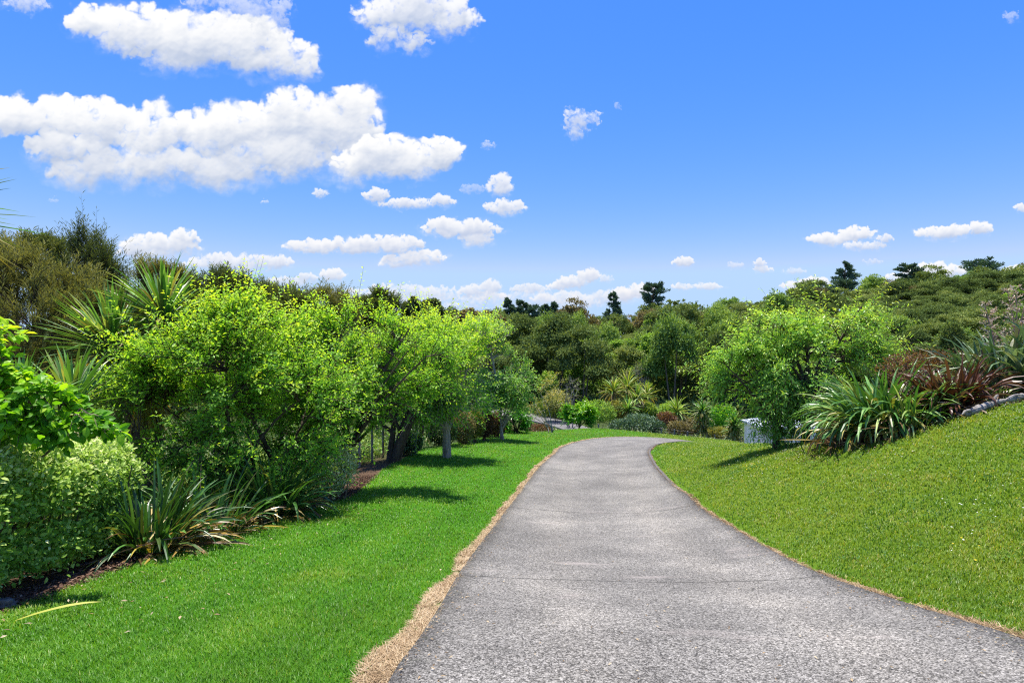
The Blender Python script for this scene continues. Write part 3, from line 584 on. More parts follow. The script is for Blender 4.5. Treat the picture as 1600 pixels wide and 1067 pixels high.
def bushy(name, label, base, envs, n, L, Wd, mat, seed=0, tint=(.4,.16), top=.45, cat='shrub', group=None, kind=0, lo=.55, stems=7, bark='bark_mid', upf=.5, cluster=0):
    """a shrub: stems and leaves held out on the shell of its outline"""
    r = np.random.default_rng(seed+500); E = np.array(envs); vol = (E[:,3]*E[:,4]*E[:,5])**.67; vol /= vol.sum(); base = np.asarray(base, float)
    nc = max(1, n//cluster) if cluster else n
    k = r.choice(len(E), nc, p=vol); d = rdir(r, nc); q = (lo**3+(1.04**3-lo**3)*r.random(nc))**(1/3)*r.normal(1,.06,nc)
    P = E[k,:3]+d*q[:,None]*E[k,3:]
    if cluster:
        ct = r.normal(0,.10,nc); P = np.repeat(P, cluster, 0)+rdir(r, nc*cluster)*(L*1.1)*r.random((nc*cluster,1)); d = np.repeat(d, cluster, 0); ct = np.repeat(ct, cluster)
    else: ct = r.normal(0,.05,nc)
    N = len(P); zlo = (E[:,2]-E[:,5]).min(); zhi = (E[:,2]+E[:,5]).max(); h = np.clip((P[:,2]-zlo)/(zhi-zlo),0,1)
    ld = nrm(d*.6+rdir(r, N)*.8+[0,0,upf]); nn_ = nrm(d*.7+[0,0,.7]+rdir(r, N)*.7); s = r.uniform(.6,1.25,N)
    m = M(); keep = P[:,2] > ground(P[:,0], P[:,1])+.01
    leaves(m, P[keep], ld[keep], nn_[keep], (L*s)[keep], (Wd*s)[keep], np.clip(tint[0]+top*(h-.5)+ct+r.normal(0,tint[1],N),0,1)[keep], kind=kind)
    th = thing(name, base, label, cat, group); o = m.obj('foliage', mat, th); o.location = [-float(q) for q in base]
    W = M(); t = np.linspace(0,1,6)[None,:,None]; kk = r.choice(len(E), stems, p=vol); e = E[kk,:3]+rdir(r, stems)*E[kk,3:]*.7
    b0 = base+np.c_[r.normal(0,.08,stems), r.normal(0,.08,stems), -.1+0*e[:,0]]
    mid = (b0+e)/2+rdir(r, stems)*.08; Pp = (1-t)**2*b0[:,None]+2*t*(1-t)*mid[:,None]+t*t*e[:,None]
    tubes(W, Pp, np.broadcast_to(.02*(1-.7*t[0,:,0]), (stems,6)), 5); W.obj('stem', MAT[bark], th).location = [-float(q) for q in base]
    return th

# --- left bed: clipped hedge, broad leaved shrub
def hedge():
    r = np.random.default_rng(11); m = M()
    n = 62000; v = np.sort(r.random(n)); y = 2.0+4.8*r.random(n); x0 = np.interp(y, [2,4,5.4,6.8], [-4.75,-4.42,-4.62,-5.0])+.10
    # positions on the rounded-box shell of the hedge
    a = r.uniform(-.5, 2.3, n); rr = 1-.42*r.random(n)**1.7
    hx, hz = .62, .62; ca, sa = np.cos(a), np.sin(a); pw = .55
    bump = 1+.16*fbm(y*1.5, a*1.3, 5, 3)+.12*fbm(y*5, a*4, 15, 3)+.05*np.maximum(r.normal(size=n),0)
    X = x0+hx*np.sign(ca)*np.abs(ca)**pw*rr*bump; Zr = .56+hz*np.sign(sa)*np.abs(sa)**pw*rr*bump
    endf = np.clip((6.85-y)/.5, 0, 1)**.5; X = x0+(X-x0)*endf; Zr = .5+(Zr-.5)*endf
    g = ground(x0, y); Z = g+Zr; ok = Zr > .04; X, y, Z, Zr, ca, sa, rr = [q[ok] for q in (X, y, Z, Zr, ca, sa, rr)]; n = len(X)
    out = np.stack([ca, .15*r.normal(size=n), sa], -1)
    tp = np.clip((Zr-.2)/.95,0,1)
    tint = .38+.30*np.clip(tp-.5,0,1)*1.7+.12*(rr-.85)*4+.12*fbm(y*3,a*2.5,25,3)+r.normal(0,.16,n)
    s = r.uniform(.6,1.25,n)
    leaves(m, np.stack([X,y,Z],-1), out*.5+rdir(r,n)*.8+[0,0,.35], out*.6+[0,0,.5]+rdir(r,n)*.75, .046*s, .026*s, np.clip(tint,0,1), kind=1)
    base = (-4.4, 4.5, g1(-4.4, 4.5)); th = thing('hedge', base, 'clipped grey green hedge with small oval leaves at the left edge', 'hedge')
    m.obj('foliage', MAT['hedge'], th).location = [-q for q in base]
    W = M(); k = 70; yy = r.uniform(2.2,6.4,k); xx = np.interp(yy, [2,4,5.4,6.8], [-4.75,-4.42,-4.62,-5.0])+r.normal(0,.22,k)+.1; gg = ground(xx, yy); t = np.linspace(0,1,6)
    e = np.stack([xx+r.normal(0,.25,k), yy+r.normal(0,.15,k), gg+r.uniform(.7,1.05,k)],-1); b0 = np.stack([xx,yy,gg-.05],-1)
    tubes(W, b0[:,None]*(1-t)[None,:,None]+e[:,None]*t[None,:,None]+r.normal(0,.02,(k,6,3)), np.broadcast_to(.012*(1-.6*t),(k,6)), 4); W.obj('stem', MAT['bark'], th).location = [-q for q in base]
hedge()
tree('broad_leaf_shrub', 'shrub with broad glossy bright green leaves leaning over the hedge at the left edge', (-5.05, 4.6, g1(-5.05,4.6)),
     [env(30,622,76,48,4.6,.7), env(-30,620,80,60,4.7,.7), env(92,645,44,38,4.5,.7), env(-22,525,38,30,4.6), env(168,678,40,14,4.5,.7)],
     10, 110, 4, .15, 9, .082, .048, MAT['broad'], MAT['bark_mid'], .04, .5, seed=13, kind=1, tint=(.45,.17), top=.35, up=.2, droop=.35, cat='shrub', stems=2)
bushy('variegated_shrub', 'small pale variegated shrub at the bed corner below the second leafy tree', P3(525, 9.6), [env(525,735,32,30,9.6), env(508,758,28,22,9.5), env(541,716,16,20,9.7)], 3400, .05, .026, MAT['varie'], 14, (.6,.2), .2)

# --- flax and cabbage trees
def flax(name, label, base, n, L, Wd, mat, seed, spread=(.1,1.15), bend=(.4,1.5), dead=.12, r0=.22, litter=0, stalks=0, tint=(.42,.17), stalk_h=2.2, cat='flax plant', group=None, sx=1.0, power=2.6):
    r = np.random.default_rng(seed+900); base = np.asarray(base, float); th = thing(name, base, label, cat, group); m = M()
    fan = rdir(r, n)*[r0*sx, r0, 0]; b = fan+[0,0,-.03]
    b[:,2] += ground(base[0]+b[:,0], base[1]+b[:,1])-base[2]
    phi = np.arctan2(fan[:,1], fan[:,0])+r.normal(0,.5,n); u = r.random(n); tilt = spread[0]+(spread[1]-spread[0])*u
    isd = r.random(n) < dead*(.3+1.4*u); tilt = np.where(isd, np.minimum(tilt+.45, 1.45), tilt)
    bd = r.uniform(*bend, n)*np.where(isd, 1.0, .4+.9*u); l = L*r.uniform(.6,1.12,n)*np.where(isd,.85,1)
    tn = np.clip(tint[0]+r.normal(0,tint[1],n), 0, 1); dr = np.where(isd, r.uniform(.75,1,n), np.where(r.random(n) < .2, r.uniform(.2,.6,n), .0))
    blades(m, b, phi, tilt, bd, l, Wd*r.uniform(.7,1.2,n), 8, np.where(isd, np.clip(r.normal(.45,.25,n),0,1), tn), dr, power=power, fold=.22, prof=([0,.2,.6,.85,1],[.7,.9,1,.72,.05]), twist=r.normal(0,.5,n))
    if litter:
        k = litter; f = rdir(r, k)*[r0*2.2*sx, r0*1.8, 0]; f[:,2] = ground(base[0]+f[:,0], base[1]+f[:,1])-base[2]+r.uniform(.02,.16,k)
        blades(m, f, r.uniform(0,6.28,k), r.uniform(1.2,1.65,k), r.uniform(0,.5,k), L*r.uniform(.4,.8,k), Wd*r.uniform(.4,.8,k), 6, np.clip(r.normal(.36,.25,k),0,1), r.uniform(.8,1,k), fold=.3, twist=r.normal(0,1.5,k))
    m.obj('foliage', mat, th)
    for s in range(stalks):
        h = stalk_h*r.uniform(.8,1.1); a = r.uniform(0,6.28); t = np.linspace(0,1,10)[:,None]; lean = r.uniform(.05,.28)
        b0 = np.array([r.normal(0,r0*.8*sx), r.normal(0,r0*.6), 0]); Pth = b0+np.concatenate([np.cos(a)*lean*h*t**1.6, np.sin(a)*lean*h*t**1.6, h*t], 1)
        W = M(); tubes(W, [Pth], [.016*(1-.6*t[:,0])], 6, tint=.15)
        k = 22; ut = r.uniform(.58,1.,k); pp = np.stack([np.interp(ut, t[:,0], Pth[:,c]) for c in range(3)],-1); ang = r.uniform(0,6.28,k); bl = .30*(1.12-ut)+.05
        e = pp+np.stack([np.cos(ang)*bl, np.sin(ang)*bl, .08+0*bl],-1)
        tubes(W, np.stack([pp,(pp+e)/2+[0,0,.02],e],1), np.full((k,3),.004), 3, tint=.3)
        kk = k*7; q = np.repeat(np.arange(k),7); v = r.uniform(.3,1,kk)[:,None]; Pp = pp[q]*(1-v)+e[q]*v
        leaves(W, Pp, rdir(r,kk)+[0,0,.7], rdir(r,kk), r.uniform(.04,.075,kk), r.uniform(.015,.024,kk), np.clip(r.normal(.6,.22,kk),0,1))
        W.obj('flower_stalk', MAT['seed'], th)
    return th
flax('flax_plant', 'dark green flax clump with yellowed drooping leaves against the end of the hedge', P3(232, 5.95), 330, .92, .036, MAT['flax'], 1, spread=(.05,1.05), bend=(.5,2.2), dead=.42, litter=46, power=1.8, tint=(.18,.2), r0=.22)
flax('flax_plant', 'smaller dark flax clump at the bed edge under the largest leafy tree', P3(422, 8.1), 320, 1.0, .036, MAT['flax'], 2, spread=(.05,1.05), bend=(.6,2.3), dead=.3, litter=40, power=1.8, tint=(.35,.2), r0=.24)
flax('flax_plant', 'low flax tuft with strewn dead leaves between the two dark flax clumps', P3(325, 6.9), 170, .85, .034, MAT['flax'], 3, spread=(.1,1.1), dead=.35, litter=36, tint=(.35,.2), r0=.3)
flax('flax_plant', 'small flax tuft beside the rocks at the corner of the left bed', P3(465, 9.0), 45, .65, .04, MAT['flax'], 4, dead=.2, litter=12, tint=(.3,.2))
flax('flax_plant', 'biggest arching flax clump on the right bank beside the tree trunk', P3(1378, 9.9), 460, 1.28, .056, MAT['flax'], 5, spread=(.08,1.0), bend=(1.3,2.7), dead=.2, r0=.36, litter=60, tint=(.46,.22), sx=1.25, power=1.7)
flax('flax_plant', 'arching green flax clump between the biggest flax and the driftwood log', P3(1428, 9.25), 180, .9, .036, MAT['flax'], 6, spread=(.1,1.1), bend=(1.2,2.5), dead=.24, r0=.3, power=1.7, litter=50, tint=(.6,.18), sx=1.2)
flax('flax_plant', 'bronze red flax clump on the right bank behind the driftwood log', P3(1487, 9.35), 280, .98, .05, MAT['flax_red'], 7, spread=(.05,.95), bend=(.5,2.2), dead=.22, r0=.3, tint=(.45,.2), litter=20)
flax('flax_plant', 'tall grey green flax clump with dry flower stalks at the right edge', P3(1572, 10.2), 300, 1.45, .075, MAT['flax_blue'], 8, spread=(.02,.65), bend=(.1,2.6), dead=.08, r0=.42, stalks=6, tint=(.5,.22), stalk_h=2.15, sx=1.2)
flax('flax_plant', 'grey green flax clump cut by the right edge of the photo', P3(1650, 9.6), 170, 1.45, .08, MAT['flax_blue'], 9, spread=(.02,.65), bend=(.1,2.6), dead=.08, r0=.4, stalks=2, tint=(.5,.2), stalk_h=1.8)
flax('flax_plant', 'pale green tuft of narrow leaves behind the driftwood log', P3(1543, 9.3), 70, .42, .022, MAT['fern'], 10, spread=(.1,1.2), dead=.1, r0=.22, tint=(.35,.15))
bushy('rust_shrub', 'twiggy rusty brown shrub behind the big flax on the right bank', P3(1430, 11), [env(1440,582,55,32,11), env(1465,566,40,22,11.1), env(1405,580,30,27,10.9)], 2600, .06, .03, MAT['rust'], 20, (.45,.22), .3, stems=34, bark='bark_mid', lo=.3)

def rosette(m, c, n, L, Wd, r, lo=.05, hi=2.4, dead=.2, tint=(.5,.2), bend=.35):
    u = r.random(n); tilt = lo+(hi-lo)*u**.9; phi = r.uniform(0,6.28,n); isd = (tilt > 1.7) | (r.random(n) < dead*.3)
    b = np.asarray(c)+np.stack([np.sin(tilt)*np.cos(phi), np.sin(tilt)*np.sin(phi), np.cos(tilt)*1.3-.1],-1)*.07
    blades(m, b, phi, tilt, bend*r.uniform(.2,1.3,n)*np.where(isd,1.6,1), L*r.uniform(.75,1.1,n), Wd*r.uniform(.8,1.15,n), 5, np.clip(np.where(isd, r.normal(.5,.25,n), r.normal(*tint,n)-.10*np.clip(tilt-1,0,1)),0,1), np.where(isd, r.uniform(.7,1,n), np.where(r.random(n) < .25, .35, 0)), power=1.6, fold=.2, prof=([0,.12,.45,.8,1],[.45,.7,1,.65,.04]))
def cabbage(name, label, base, heads, L, Wd, n, seed, trunk_r=.09, group=None, dead=.25, hi=2.5, cat='cabbage tree', bend=.35, tint=(.5,.2), mat='cord'):
    r = np.random.default_rng(seed+1500); base = np.asarray(base, float); th = thing(name, base, label, cat, group); W = M(); t = np.linspace(0,1,8)[:,None]
    for k, h in enumerate(heads):
        h = np.asarray(h, float)-base; mid = h*.5+np.array([-h[0]*.25,-h[1]*.25,0]); b0 = np.array([0,0,-.1])
        tubes(W, [(1-t)**2*b0+2*t*(1-t)*mid+t*t*h], [trunk_r*(1.2-.45*t[:,0])], 8)
    W.obj('trunk', MAT['bark_mid'], th)
    for h in heads:
        m = M(); rosette(m, np.asarray(h, float)-base, n, L, Wd, r, dead=dead, hi=hi, bend=bend, tint=tint); m.obj('leaf_head', MAT[mat], th)
    return th
cabbage('cabbage_tree', 'big spiky cabbage tree with several heads behind the largest leafy tree', P3(235, 9.8), [at(256,500,9.8), at(176,548,9.5), at(225,600,9.4)], 1.1, .055, 260, 1, .11)
cabbage('cabbage_tree', 'low spiky cabbage tree rising behind the broad leaved shrub', P3(105, 7.6), [at(112,640,7.6)], .85, .05, 150, 2, .09)
cabbage('cabbage_tree', 'small spiky cabbage tree with orange dead leaves behind the left end of the hedge', P3(25, 6.4), [at(30,655,6.4)], .7, .05, 120, 3, .08, dead=.6)
cabbage('cabbage_tree', 'cabbage tree just outside the left edge with only leaf tips showing', P3(-150, 4.9), [at(-140,335,4.9)], .78, .045, 170, 4, .08, hi=2.2)

# fallen leaf, rocks, log
m = M(); b0 = np.array(gp(24, 3.72))+[0,0,.03]
blades(m, b0[None]*0, [.62], [1.42], [.32], [.46], [.042], 10, .8, .0, fold=.18, power=1.2, prof=([0,.2,.6,.85,1],[.25,.7,1,.7,.05]))
o = m.obj('fallen_leaf', leafmat('fallen_flax_leaf', [(.2,(.25,.28,.03)),(.8,(.45,.46,.05)),(1,(.55,.5,.08))], objvar=0)); o.location = b0
tag(o, 'fallen yellow green flax leaf lying on the lawn below the hedge', 'fallen leaf')
def rock(px, Y, s, seed, label):
    r = np.random.default_rng(seed); n, k = 14, 20; th, ph = np.meshgrid(np.linspace(0.02,np.pi-.02,n), np.arange(k)/k*2*np.pi, indexing='ij')
    d = np.stack([np.sin(th)*np.cos(ph), np.sin(th)*np.sin(ph), np.cos(th)],-1); q = 1+.22*np.sin(d@r.normal(size=3)*3+r.random()*6)+.16*np.sin(d@r.normal(size=3)*6)+.08*np.sin(d@r.normal(size=3)*12)
    V = d*q[...,None]*s*np.array([1.2,1,.75]); i = np.arange(n*k).reshape(n,k); j = np.roll(i,-1,1)
    o = M().add(V, np.stack([i[:-1],i[1:],j[1:],j[:-1]],-1)).obj('rock', MAT['rock'], smooth=True); o.location = gp(px, Y, s*.35); tag(o, label, 'rock')
rock(500, 9.25, .10, 1, 'grey rock at the corner of the left bed, beside the bare mulch')
rock(478, 8.95, .08, 2, 'small grey rock half under the flax tuft at the bed corner')
rock(3, 4.1, .065, 3, 'dark grey rock at the foot of the hedge by the left edge')
def log():
    p = np.array([gp(1506,8.56), gp(1530,8.5), gp(1552,8.55), gp(1574,8.45), gp(1600,8.5)]); p[:,2] += [.05,.075,.08,.09,.085]
    q = catmull(p, 10); n = len(q); r = np.random.default_rng(4); W = M(); th = thing('driftwood_log', p[2], 'weathered grey driftwood log lying at the lawn edge on the right bank', 'log')
    rad = .045+.012*np.sin(np.linspace(0,7,n))+.006*np.sin(np.linspace(0,31,n)+1)+.004*r.normal(size=n); rad[0] = .03; rad[-1] = .03
    tubes(W, [q-p[2]], [rad], 10); W.obj('log_body', MAT['bark_grey'], th)
    for a, d in ((5,(-.22,-.1,-.03)),(20,(.12,.05,.12)),(30,(.22,-.05,.07))):
        s = M(); t = np.linspace(0,1,6)[:,None]; tubes(s, [q[a]-p[2]+np.array(d)*t+np.array([0,0,.04])*t*(1-t)*4], [.028*(1-.7*t[:,0])], 7); s.obj('branch_stub', MAT['bark_grey'], th)
log()

# ------------------------------------------------------------------ shed
def shed():
    Y = 25.5; x0, _, zt = at(1197, 667, Y); L, D = 2.2, 2.2; H = 2.25; zb = zt-H
    th = thing('shed', (x0, Y, zb), 'white weatherboard shed with pale metal roof behind the right bank trees', 'shed')
    m = M(); nb = 18; bh = H/nb
    def wall(a, b):
        a = np.array(a, float); b = np.array(b, float); nrm_ = np.array([(b-a)[1], -(b-a)[0]])/np.linalg.norm(b-a)
        for i in range(nb):
            z0 = i*bh; o0 = .013; o1 = .004
            p = [np.r_[a+nrm_*o0, z0], np.r_[b+nrm_*o0, z0], np.r_[b+nrm_*o1, z0+bh], np.r_[a+nrm_*o1, z0+bh], np.r_[a+nrm_*.0, z0], np.r_[b+nrm_*.0, z0]]
            m.add(p, [[0,1,2,3],[4,5,1,0]])
    wall((0,0),(L,0)); wall((L,0),(L,D)); wall((L,D),(0,D)); wall((0,D),(0,0)); m.obj('wall', MAT['paint'], th)
    for x, y in ((0,0),(L,0),(0,D),(L,D)):
        c = M(); s = .05; v = [(x+sx*s, y+sy*s, z) for z in (0,H) for sx, sy in ((-1,-1),(1,-1),(1,1),(-1,1))]
        c.add(v, [[0,1,5,4],[1,2,6,5],[2,3,7,6],[3,0,4,7],[4,5,6,7]]); c.obj('corner_trim', MAT['paint'], th)
    r = M(); e = .18; rh = .42; hipx = 1.1
    P = [(-e,-e,H+.01),(L+e,-e,H+.01),(L+e,D+e,H+.01),(-e,D+e,H+.01),(hipx,D/2,H+rh),(L-hipx,D/2,H+rh)]
    P += [(x,y,z-.09) for x, y, z in P[:4]]
    r.add(P, [[0,1,5,4],[2,3,4,5],[6,7,1,0],[7,8,2,1],[8,9,3,2],[9,6,0,3],[9,8,7,6]], [[3,0,4],[1,2,5]]); r.obj('roof', MAT['roofing'], th)
    k = M(); tubes(k, [[(hipx,D/2,H+rh+.01),(L-hipx,D/2,H+rh+.01)]], [[.035,.035]], 8); k.obj('ridge_cap', MAT['roofing'], th)
shed()

# ------------------------------------------------------------------ fences
def fence(label, pts, ph, pr, wires, nposts):
    q, _ = resample(np.array(pts, float), nposts); g = ground(q[:,0], q[:,1]); base = np.array([*q[0], g[0]])
    th = thing('wire_fence', base, label, 'fence')
    for (x, y), z in zip(q, g):
        W = M(); tubes(W, [np.array([(x,y,z-.2),(x,y,z+ph*.5),(x,y,z+ph)])-base], [[pr,pr,pr*.95]], 7); c = np.array([(x,y,z+ph)])-base
        W.add(np.vstack([c+[0,0,.01], c+pr*.95*np.stack([np.cos(np.arange(7)/7*6.283), np.sin(np.arange(7)/7*6.283), np.zeros(7)],-1)]), tris=[[0,1+i,1+(i+1)%7] for i in range(7)])
        W.obj('post', MAT['post'], th)
    for h in wires:
        W = M(); tubes(W, [np.c_[q, g+h]-base], [np.full(len(q), .003)], 4); W.obj('wire', MAT['wire'], th)
fence('short wire fence with thin grey posts in the shade beside the dark trunks', [(-4.1,12.6),(-3.9,15.5),(-3.7,19)], .95, .035, (.3,.6,.88), 7)
fence('long wire fence with dark posts across the valley beyond the lawn', [P2(935,43),P2(1010,42),P2(1080,41),P2(1160,40)], 1.0, .06, (.25,.5,.75,.95), 12)

# ------------------------------------------------------------------ dark manuka trees on the left
def stemtree(name, label, base, tipsp, r0, seed, bark):
    pass
MK = dict(bark=MAT['bark'], mat=MAT['manuka'], cat='tree')
def manuka(label, px, Y, envs, seed, n=240, lpt=16, L=.15, Wd=.022, mat='manuka', tint=(.45,.2), up=.8, twig=.55, **k):
    kw = dict(trunk_r=.13, fork=.35, seed=seed+40, up=up, tint=tint, top=.25, droop=-.05, leafspread=.45); kw.update(k)
    return tree('manuka_tree', label, P3(px, Y), envs, 12, n, 9, twig, lpt, L, Wd, MAT[mat], MAT['bark'], **kw)
manuka('broad brownish olive manuka tree filling the left side behind the spiky cabbage trees', 70, 17,
       [env(60,490,110,90,17), env(20,440,80,60,17.5), env(120,520,90,70,16.5), env(30,560,90,60,16.5), env(150,460,60,50,17.5)], 1, n=430, tint=(.52,.2))
manuka('dark green manuka tree showing above the broad brownish one at the left edge', 20, 24, [env(20,410,75,40,24), env(80,405,50,30,24.5), env(-50,430,70,60,24)], 2, mat='manuka_dark', n=200, L=.19, Wd=.03)
manuka('tallest spindly manuka with open feathery top on the left skyline', 140, 19, [env(140,440,40,65,19), env(165,470,35,50,19), env(118,460,30,40,19), env(130,395,18,32,19), env(152,400,14,26,19)], 3, n=120, lpt=11, mat='manuka_dark', spires=.55, up=1.2, tint=(.3,.16))
manuka('manuka tree with sloping brown top between the spindly one and the big cabbage tree', 205, 23, [env(205,465,48,50,23), env(240,445,42,28,23.5), env(180,500,45,55,23)], 4, n=200, L=.18, Wd=.028, tint=(.4,.2))
manuka('round topped dark manuka tree above the largest leafy tree', 340, 25, [env(335,465,54,40,25), env(375,472,48,40,25), env(295,472,45,34,25), env(345,436,24,14,25)], 5, n=230, mat='manuka_dark', L=.18, Wd=.03)
manuka('low dark manuka tree on the skyline right of the round topped one', 440, 30, [env(440,488,54,32,30), env(420,474,30,16,30)], 6, n=130, mat='manuka_dark', L=.22, Wd=.035, spires=.3)
manuka('small manuka tree on the skyline between the two skyline manukas', 505, 32, [env(510,488,46,28,32), env(480,498,40,24,32)], 7, n=110, mat='manuka', L=.22, Wd=.035, spires=.3)
manuka('dark peaked manuka tree above the second leafy tree', 590, 38, [env(590,484,36,26,38), env(556,492,34,24,38)], 8, n=130, mat='manuka_dark', L=.26, Wd=.05)
manuka('multi stemmed dark manuka leaning in the shade behind the straight pale trunk', 610, 15.2, [env(600,600,60,40,15.5), env(650,615,50,35,15.8), env(560,610,50,40,15)], 9, n=110, mat='manuka_dark', stems=5, trunk_r=.17, tint=(.3,.15), forkpt=at(628,640,15.4))
manuka('thin stemmed dark manuka standing behind the shaded wire fence', 655, 20, [env(650,610,50,35,20), env(690,620,40,30,20.5)], 10, n=90, mat='manuka_dark', stems=5, trunk_r=.12, tint=(.3,.15), forkpt=at(660,655,20))

# reddish and olive hedge plants along the left lawn boundary
for i, (px, Y, py, rx, ry, mt, lb) in enumerate([
    (690,20.5,672,24,24,'manuka_dark','dark olive shrub left of the straight pale trunk at the lawn boundary'),
    (724,21.5,668,17,24,'bush_brown','brown green shrub just right of the straight pale trunk'),
    (742,22.5,662,14,22,'olive_hedge','yellow olive upright shrub at the lawn boundary'),
    (757,23.5,662,13,22,'rust','reddish brown upright shrub beside the yellow olive one'),
    (775,25.5,662,13,18,'rust','dull red shrub right behind the whitish forked trunk'),
    (640,17,690,20,16,'greyblue','low blue green clump in the shade beside the wire fence'),
    (842,36.5,670,22,7,'rust','low rusty ground shrub at the lawn crest beside the lane')]):
    bushy('boundary_shrub', lb, P3(px, Y), [env(px,py,rx,ry,Y)], 2200, .11, .05, MAT[mt], 30+i, (.45,.2), .3)

# ------------------------------------------------------------------ valley planting
bushy('round_shrub', 'low wide grey green shrub in front of the valley fence', P3(1000,42.5), [env(1000,661,28,14,42.5), env(972,665,20,10,42.5), env(1025,666,14,9,42.5)], 3600, .17, .09, MAT['greyblue'], 50, (.42,.16), .5)
for i, (px, py, rx, ry, Y, mt, lb) in enumerate([
    (935,642,24,16,50,'bush_light','light green leafy shrub right behind the lemon tree'),
    (962,640,20,14,53,'olive_hedge','yellow green shrub below the crowned cabbage trees'),
    (1062,668,18,10,45,'bush_brown','brownish shrub behind the middle of the valley fence'),
    (1040,655,15,11,49,'rust','dull rusty shrub behind the grey green shrub'),
    (1085,665,16,12,46,'bush_brown','dull brown shrub left of the bottle shaped cabbage tree'),
    (1130,650,20,18,50,'lemon','dark glossy green shrub beside the bottle shaped cabbage tree'),
    (1125,676,20,8,42,'olive_hedge','low yellow olive shrub at the right end of the valley fence'),
    (1010,640,16,10,56,'fern','pale yellow green shrub under the tree fern'),
    (1048,640,17,11,54,'bush_light','bright green mounded shrub beside the silver palm'),
    (870,625,20,16,62,'cream','pale yellow flowering shrub behind the thin young tree'),
    (855,600,16,20,70,'bush_light','light green feathery shrub at the forest foot above the lane'),
    (938,578,22,18,72,'cream','cream tipped tree at the forest foot above the cabbage trees'),
    (960,570,18,20,74,'bush_mid','olive tree beside the cream tipped one'),
    (975,640,10,12,56,'bush_mid','small dark shrub between the cabbage trees')]):
    bushy('valley_shrub', lb, P3(px, Y), [env(px,py,rx,ry,Y), env(px+rx*.5,py+ry*.3,rx*.6,ry*.7,Y), env(px-rx*.5,py+ry*.35,rx*.6,ry*.65,Y)], 1800, .0042*Y, .0021*Y, MAT[mt], 60+i, (.45,.2), .4)
# cabbage trees and ferns in the valley
for i, (px, py, Y, L, lb, hi, mt) in enumerate([
    (958,612,57,1.9,'left round headed cabbage tree of the valley group','3','fern'),(980,606,58,2.2,'tallest round headed cabbage tree of the valley group','3','fern'),
    (995,622,56,1.8,'yellowish cabbage tree right of the tallest valley one','3','fern'),(1011,618,58,1.5,'slim small headed cabbage tree at the right of the valley group','2','fern'),
    (1058,644,52,1.7,'silvery palm headed cabbage tree above the brown shrubs','2','fern'),(982,642,52,1.5,'stout leafy cabbage tree below the tallest one','3','cord')]):
    bz = P3(px, Y); cabbage('cabbage_tree', lb, bz, [at(px,py,Y)], L, .13, 90, 20+i, .13, mat=mt, bend=.9, tint=(.55,.25))
def column(label, px, py0, py1, Y, w_, seed):
    hs = [at(px+np.sin(k*2.1)*2, py1+(py0-py1)*k/5, Y) for k in range(5)]
    cabbage('cabbage_tree', label, P3(px, Y), hs, w_, .10, 60, seed, .10, bend=.5, tint=(.45,.22))
column('bottle shaped leafy cabbage tree at the right end of the valley fence', 1097, 676, 640, 41, .85, 40)
column('dark upright cabbage tree left of the white shed', 1147, 686, 662, 38, .75, 41)
bushy('valley_shrub', 'tall green reed patch beyond the lane', P3(868,66), [env(868,640,22,14,66), env(850,645,18,12,67), env(885,650,18,10,65)], 2600, .9, .09, MAT['bush_mid'], 90, (.6,.15), .3, upf=2.5)
tree('bare_tree', 'leafless pale branched tree behind the lemon tree', P3(893,58), [env(893,608,12,26,58)], 9, 40, 4, .8, 1, .1, .1, MAT['cream'], MAT['bark_pale'], .12, .15, seed=60, bare=True, stems=3)
tree('bare_tree', 'leafless pale branched tree among the lower forest trees', P3(1003,68), [env(1003,580,18,18,68)], 10, 50, 4, .9, 1, .1, .1, MAT['cream'], MAT['bark_pale'], .16, .3, seed=61, bare=True, stems=2)

# ------------------------------------------------------------------ wooded hill
def dome_crown(seed, R, H, trunk_h, nclump, per, leaf, flat=.5, kind='dome'):
    r = np.random.default_rng(seed+3000); P = []; D = []; T = []
    for c in range(nclump):
        d = rdir(r, 1)[0]; d[2] = abs(d[2])*1.0-.25
        if kind == 'cone':
            h = r.random()**.8; a = r.uniform(0,6.28); rr = R*(1-h)**.7*r.uniform(.45,1.05)+.1*R
            ctr = np.array([np.cos(a)*rr, np.sin(a)*rr, trunk_h+h*(H-trunk_h)]); cr = R*.30*(1.15-h*.6)
        else:
            q = r.uniform(.55,1.0); ctr = np.array([d[0]*R*q, d[1]*R*q, trunk_h+(H-trunk_h)*(.32+.62*max(d[2],-.3)*q)]); cr = R*r.uniform(.18,.42)
        e = rdir(r, per); e[:,2] = np.where(e[:,2] < -.25, -e[:,2], e[:,2]); s = (r.uniform(.5,1.1,per)*(1+.22*np.sin(e@r.normal(size=3)*5+r.uniform(0,6))+.15*np.sin(e@r.normal(size=3)*9)))[:,None]
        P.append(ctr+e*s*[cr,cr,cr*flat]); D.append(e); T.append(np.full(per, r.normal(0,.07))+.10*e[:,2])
    P = np.vstack(P); D = np.vstack(D); T = np.concatenate(T); N = len(P); s = r.uniform(.6,1.3,N)
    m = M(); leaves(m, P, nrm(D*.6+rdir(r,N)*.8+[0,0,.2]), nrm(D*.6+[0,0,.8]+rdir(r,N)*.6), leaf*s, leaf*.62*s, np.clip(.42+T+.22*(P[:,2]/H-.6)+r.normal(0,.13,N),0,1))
    return m
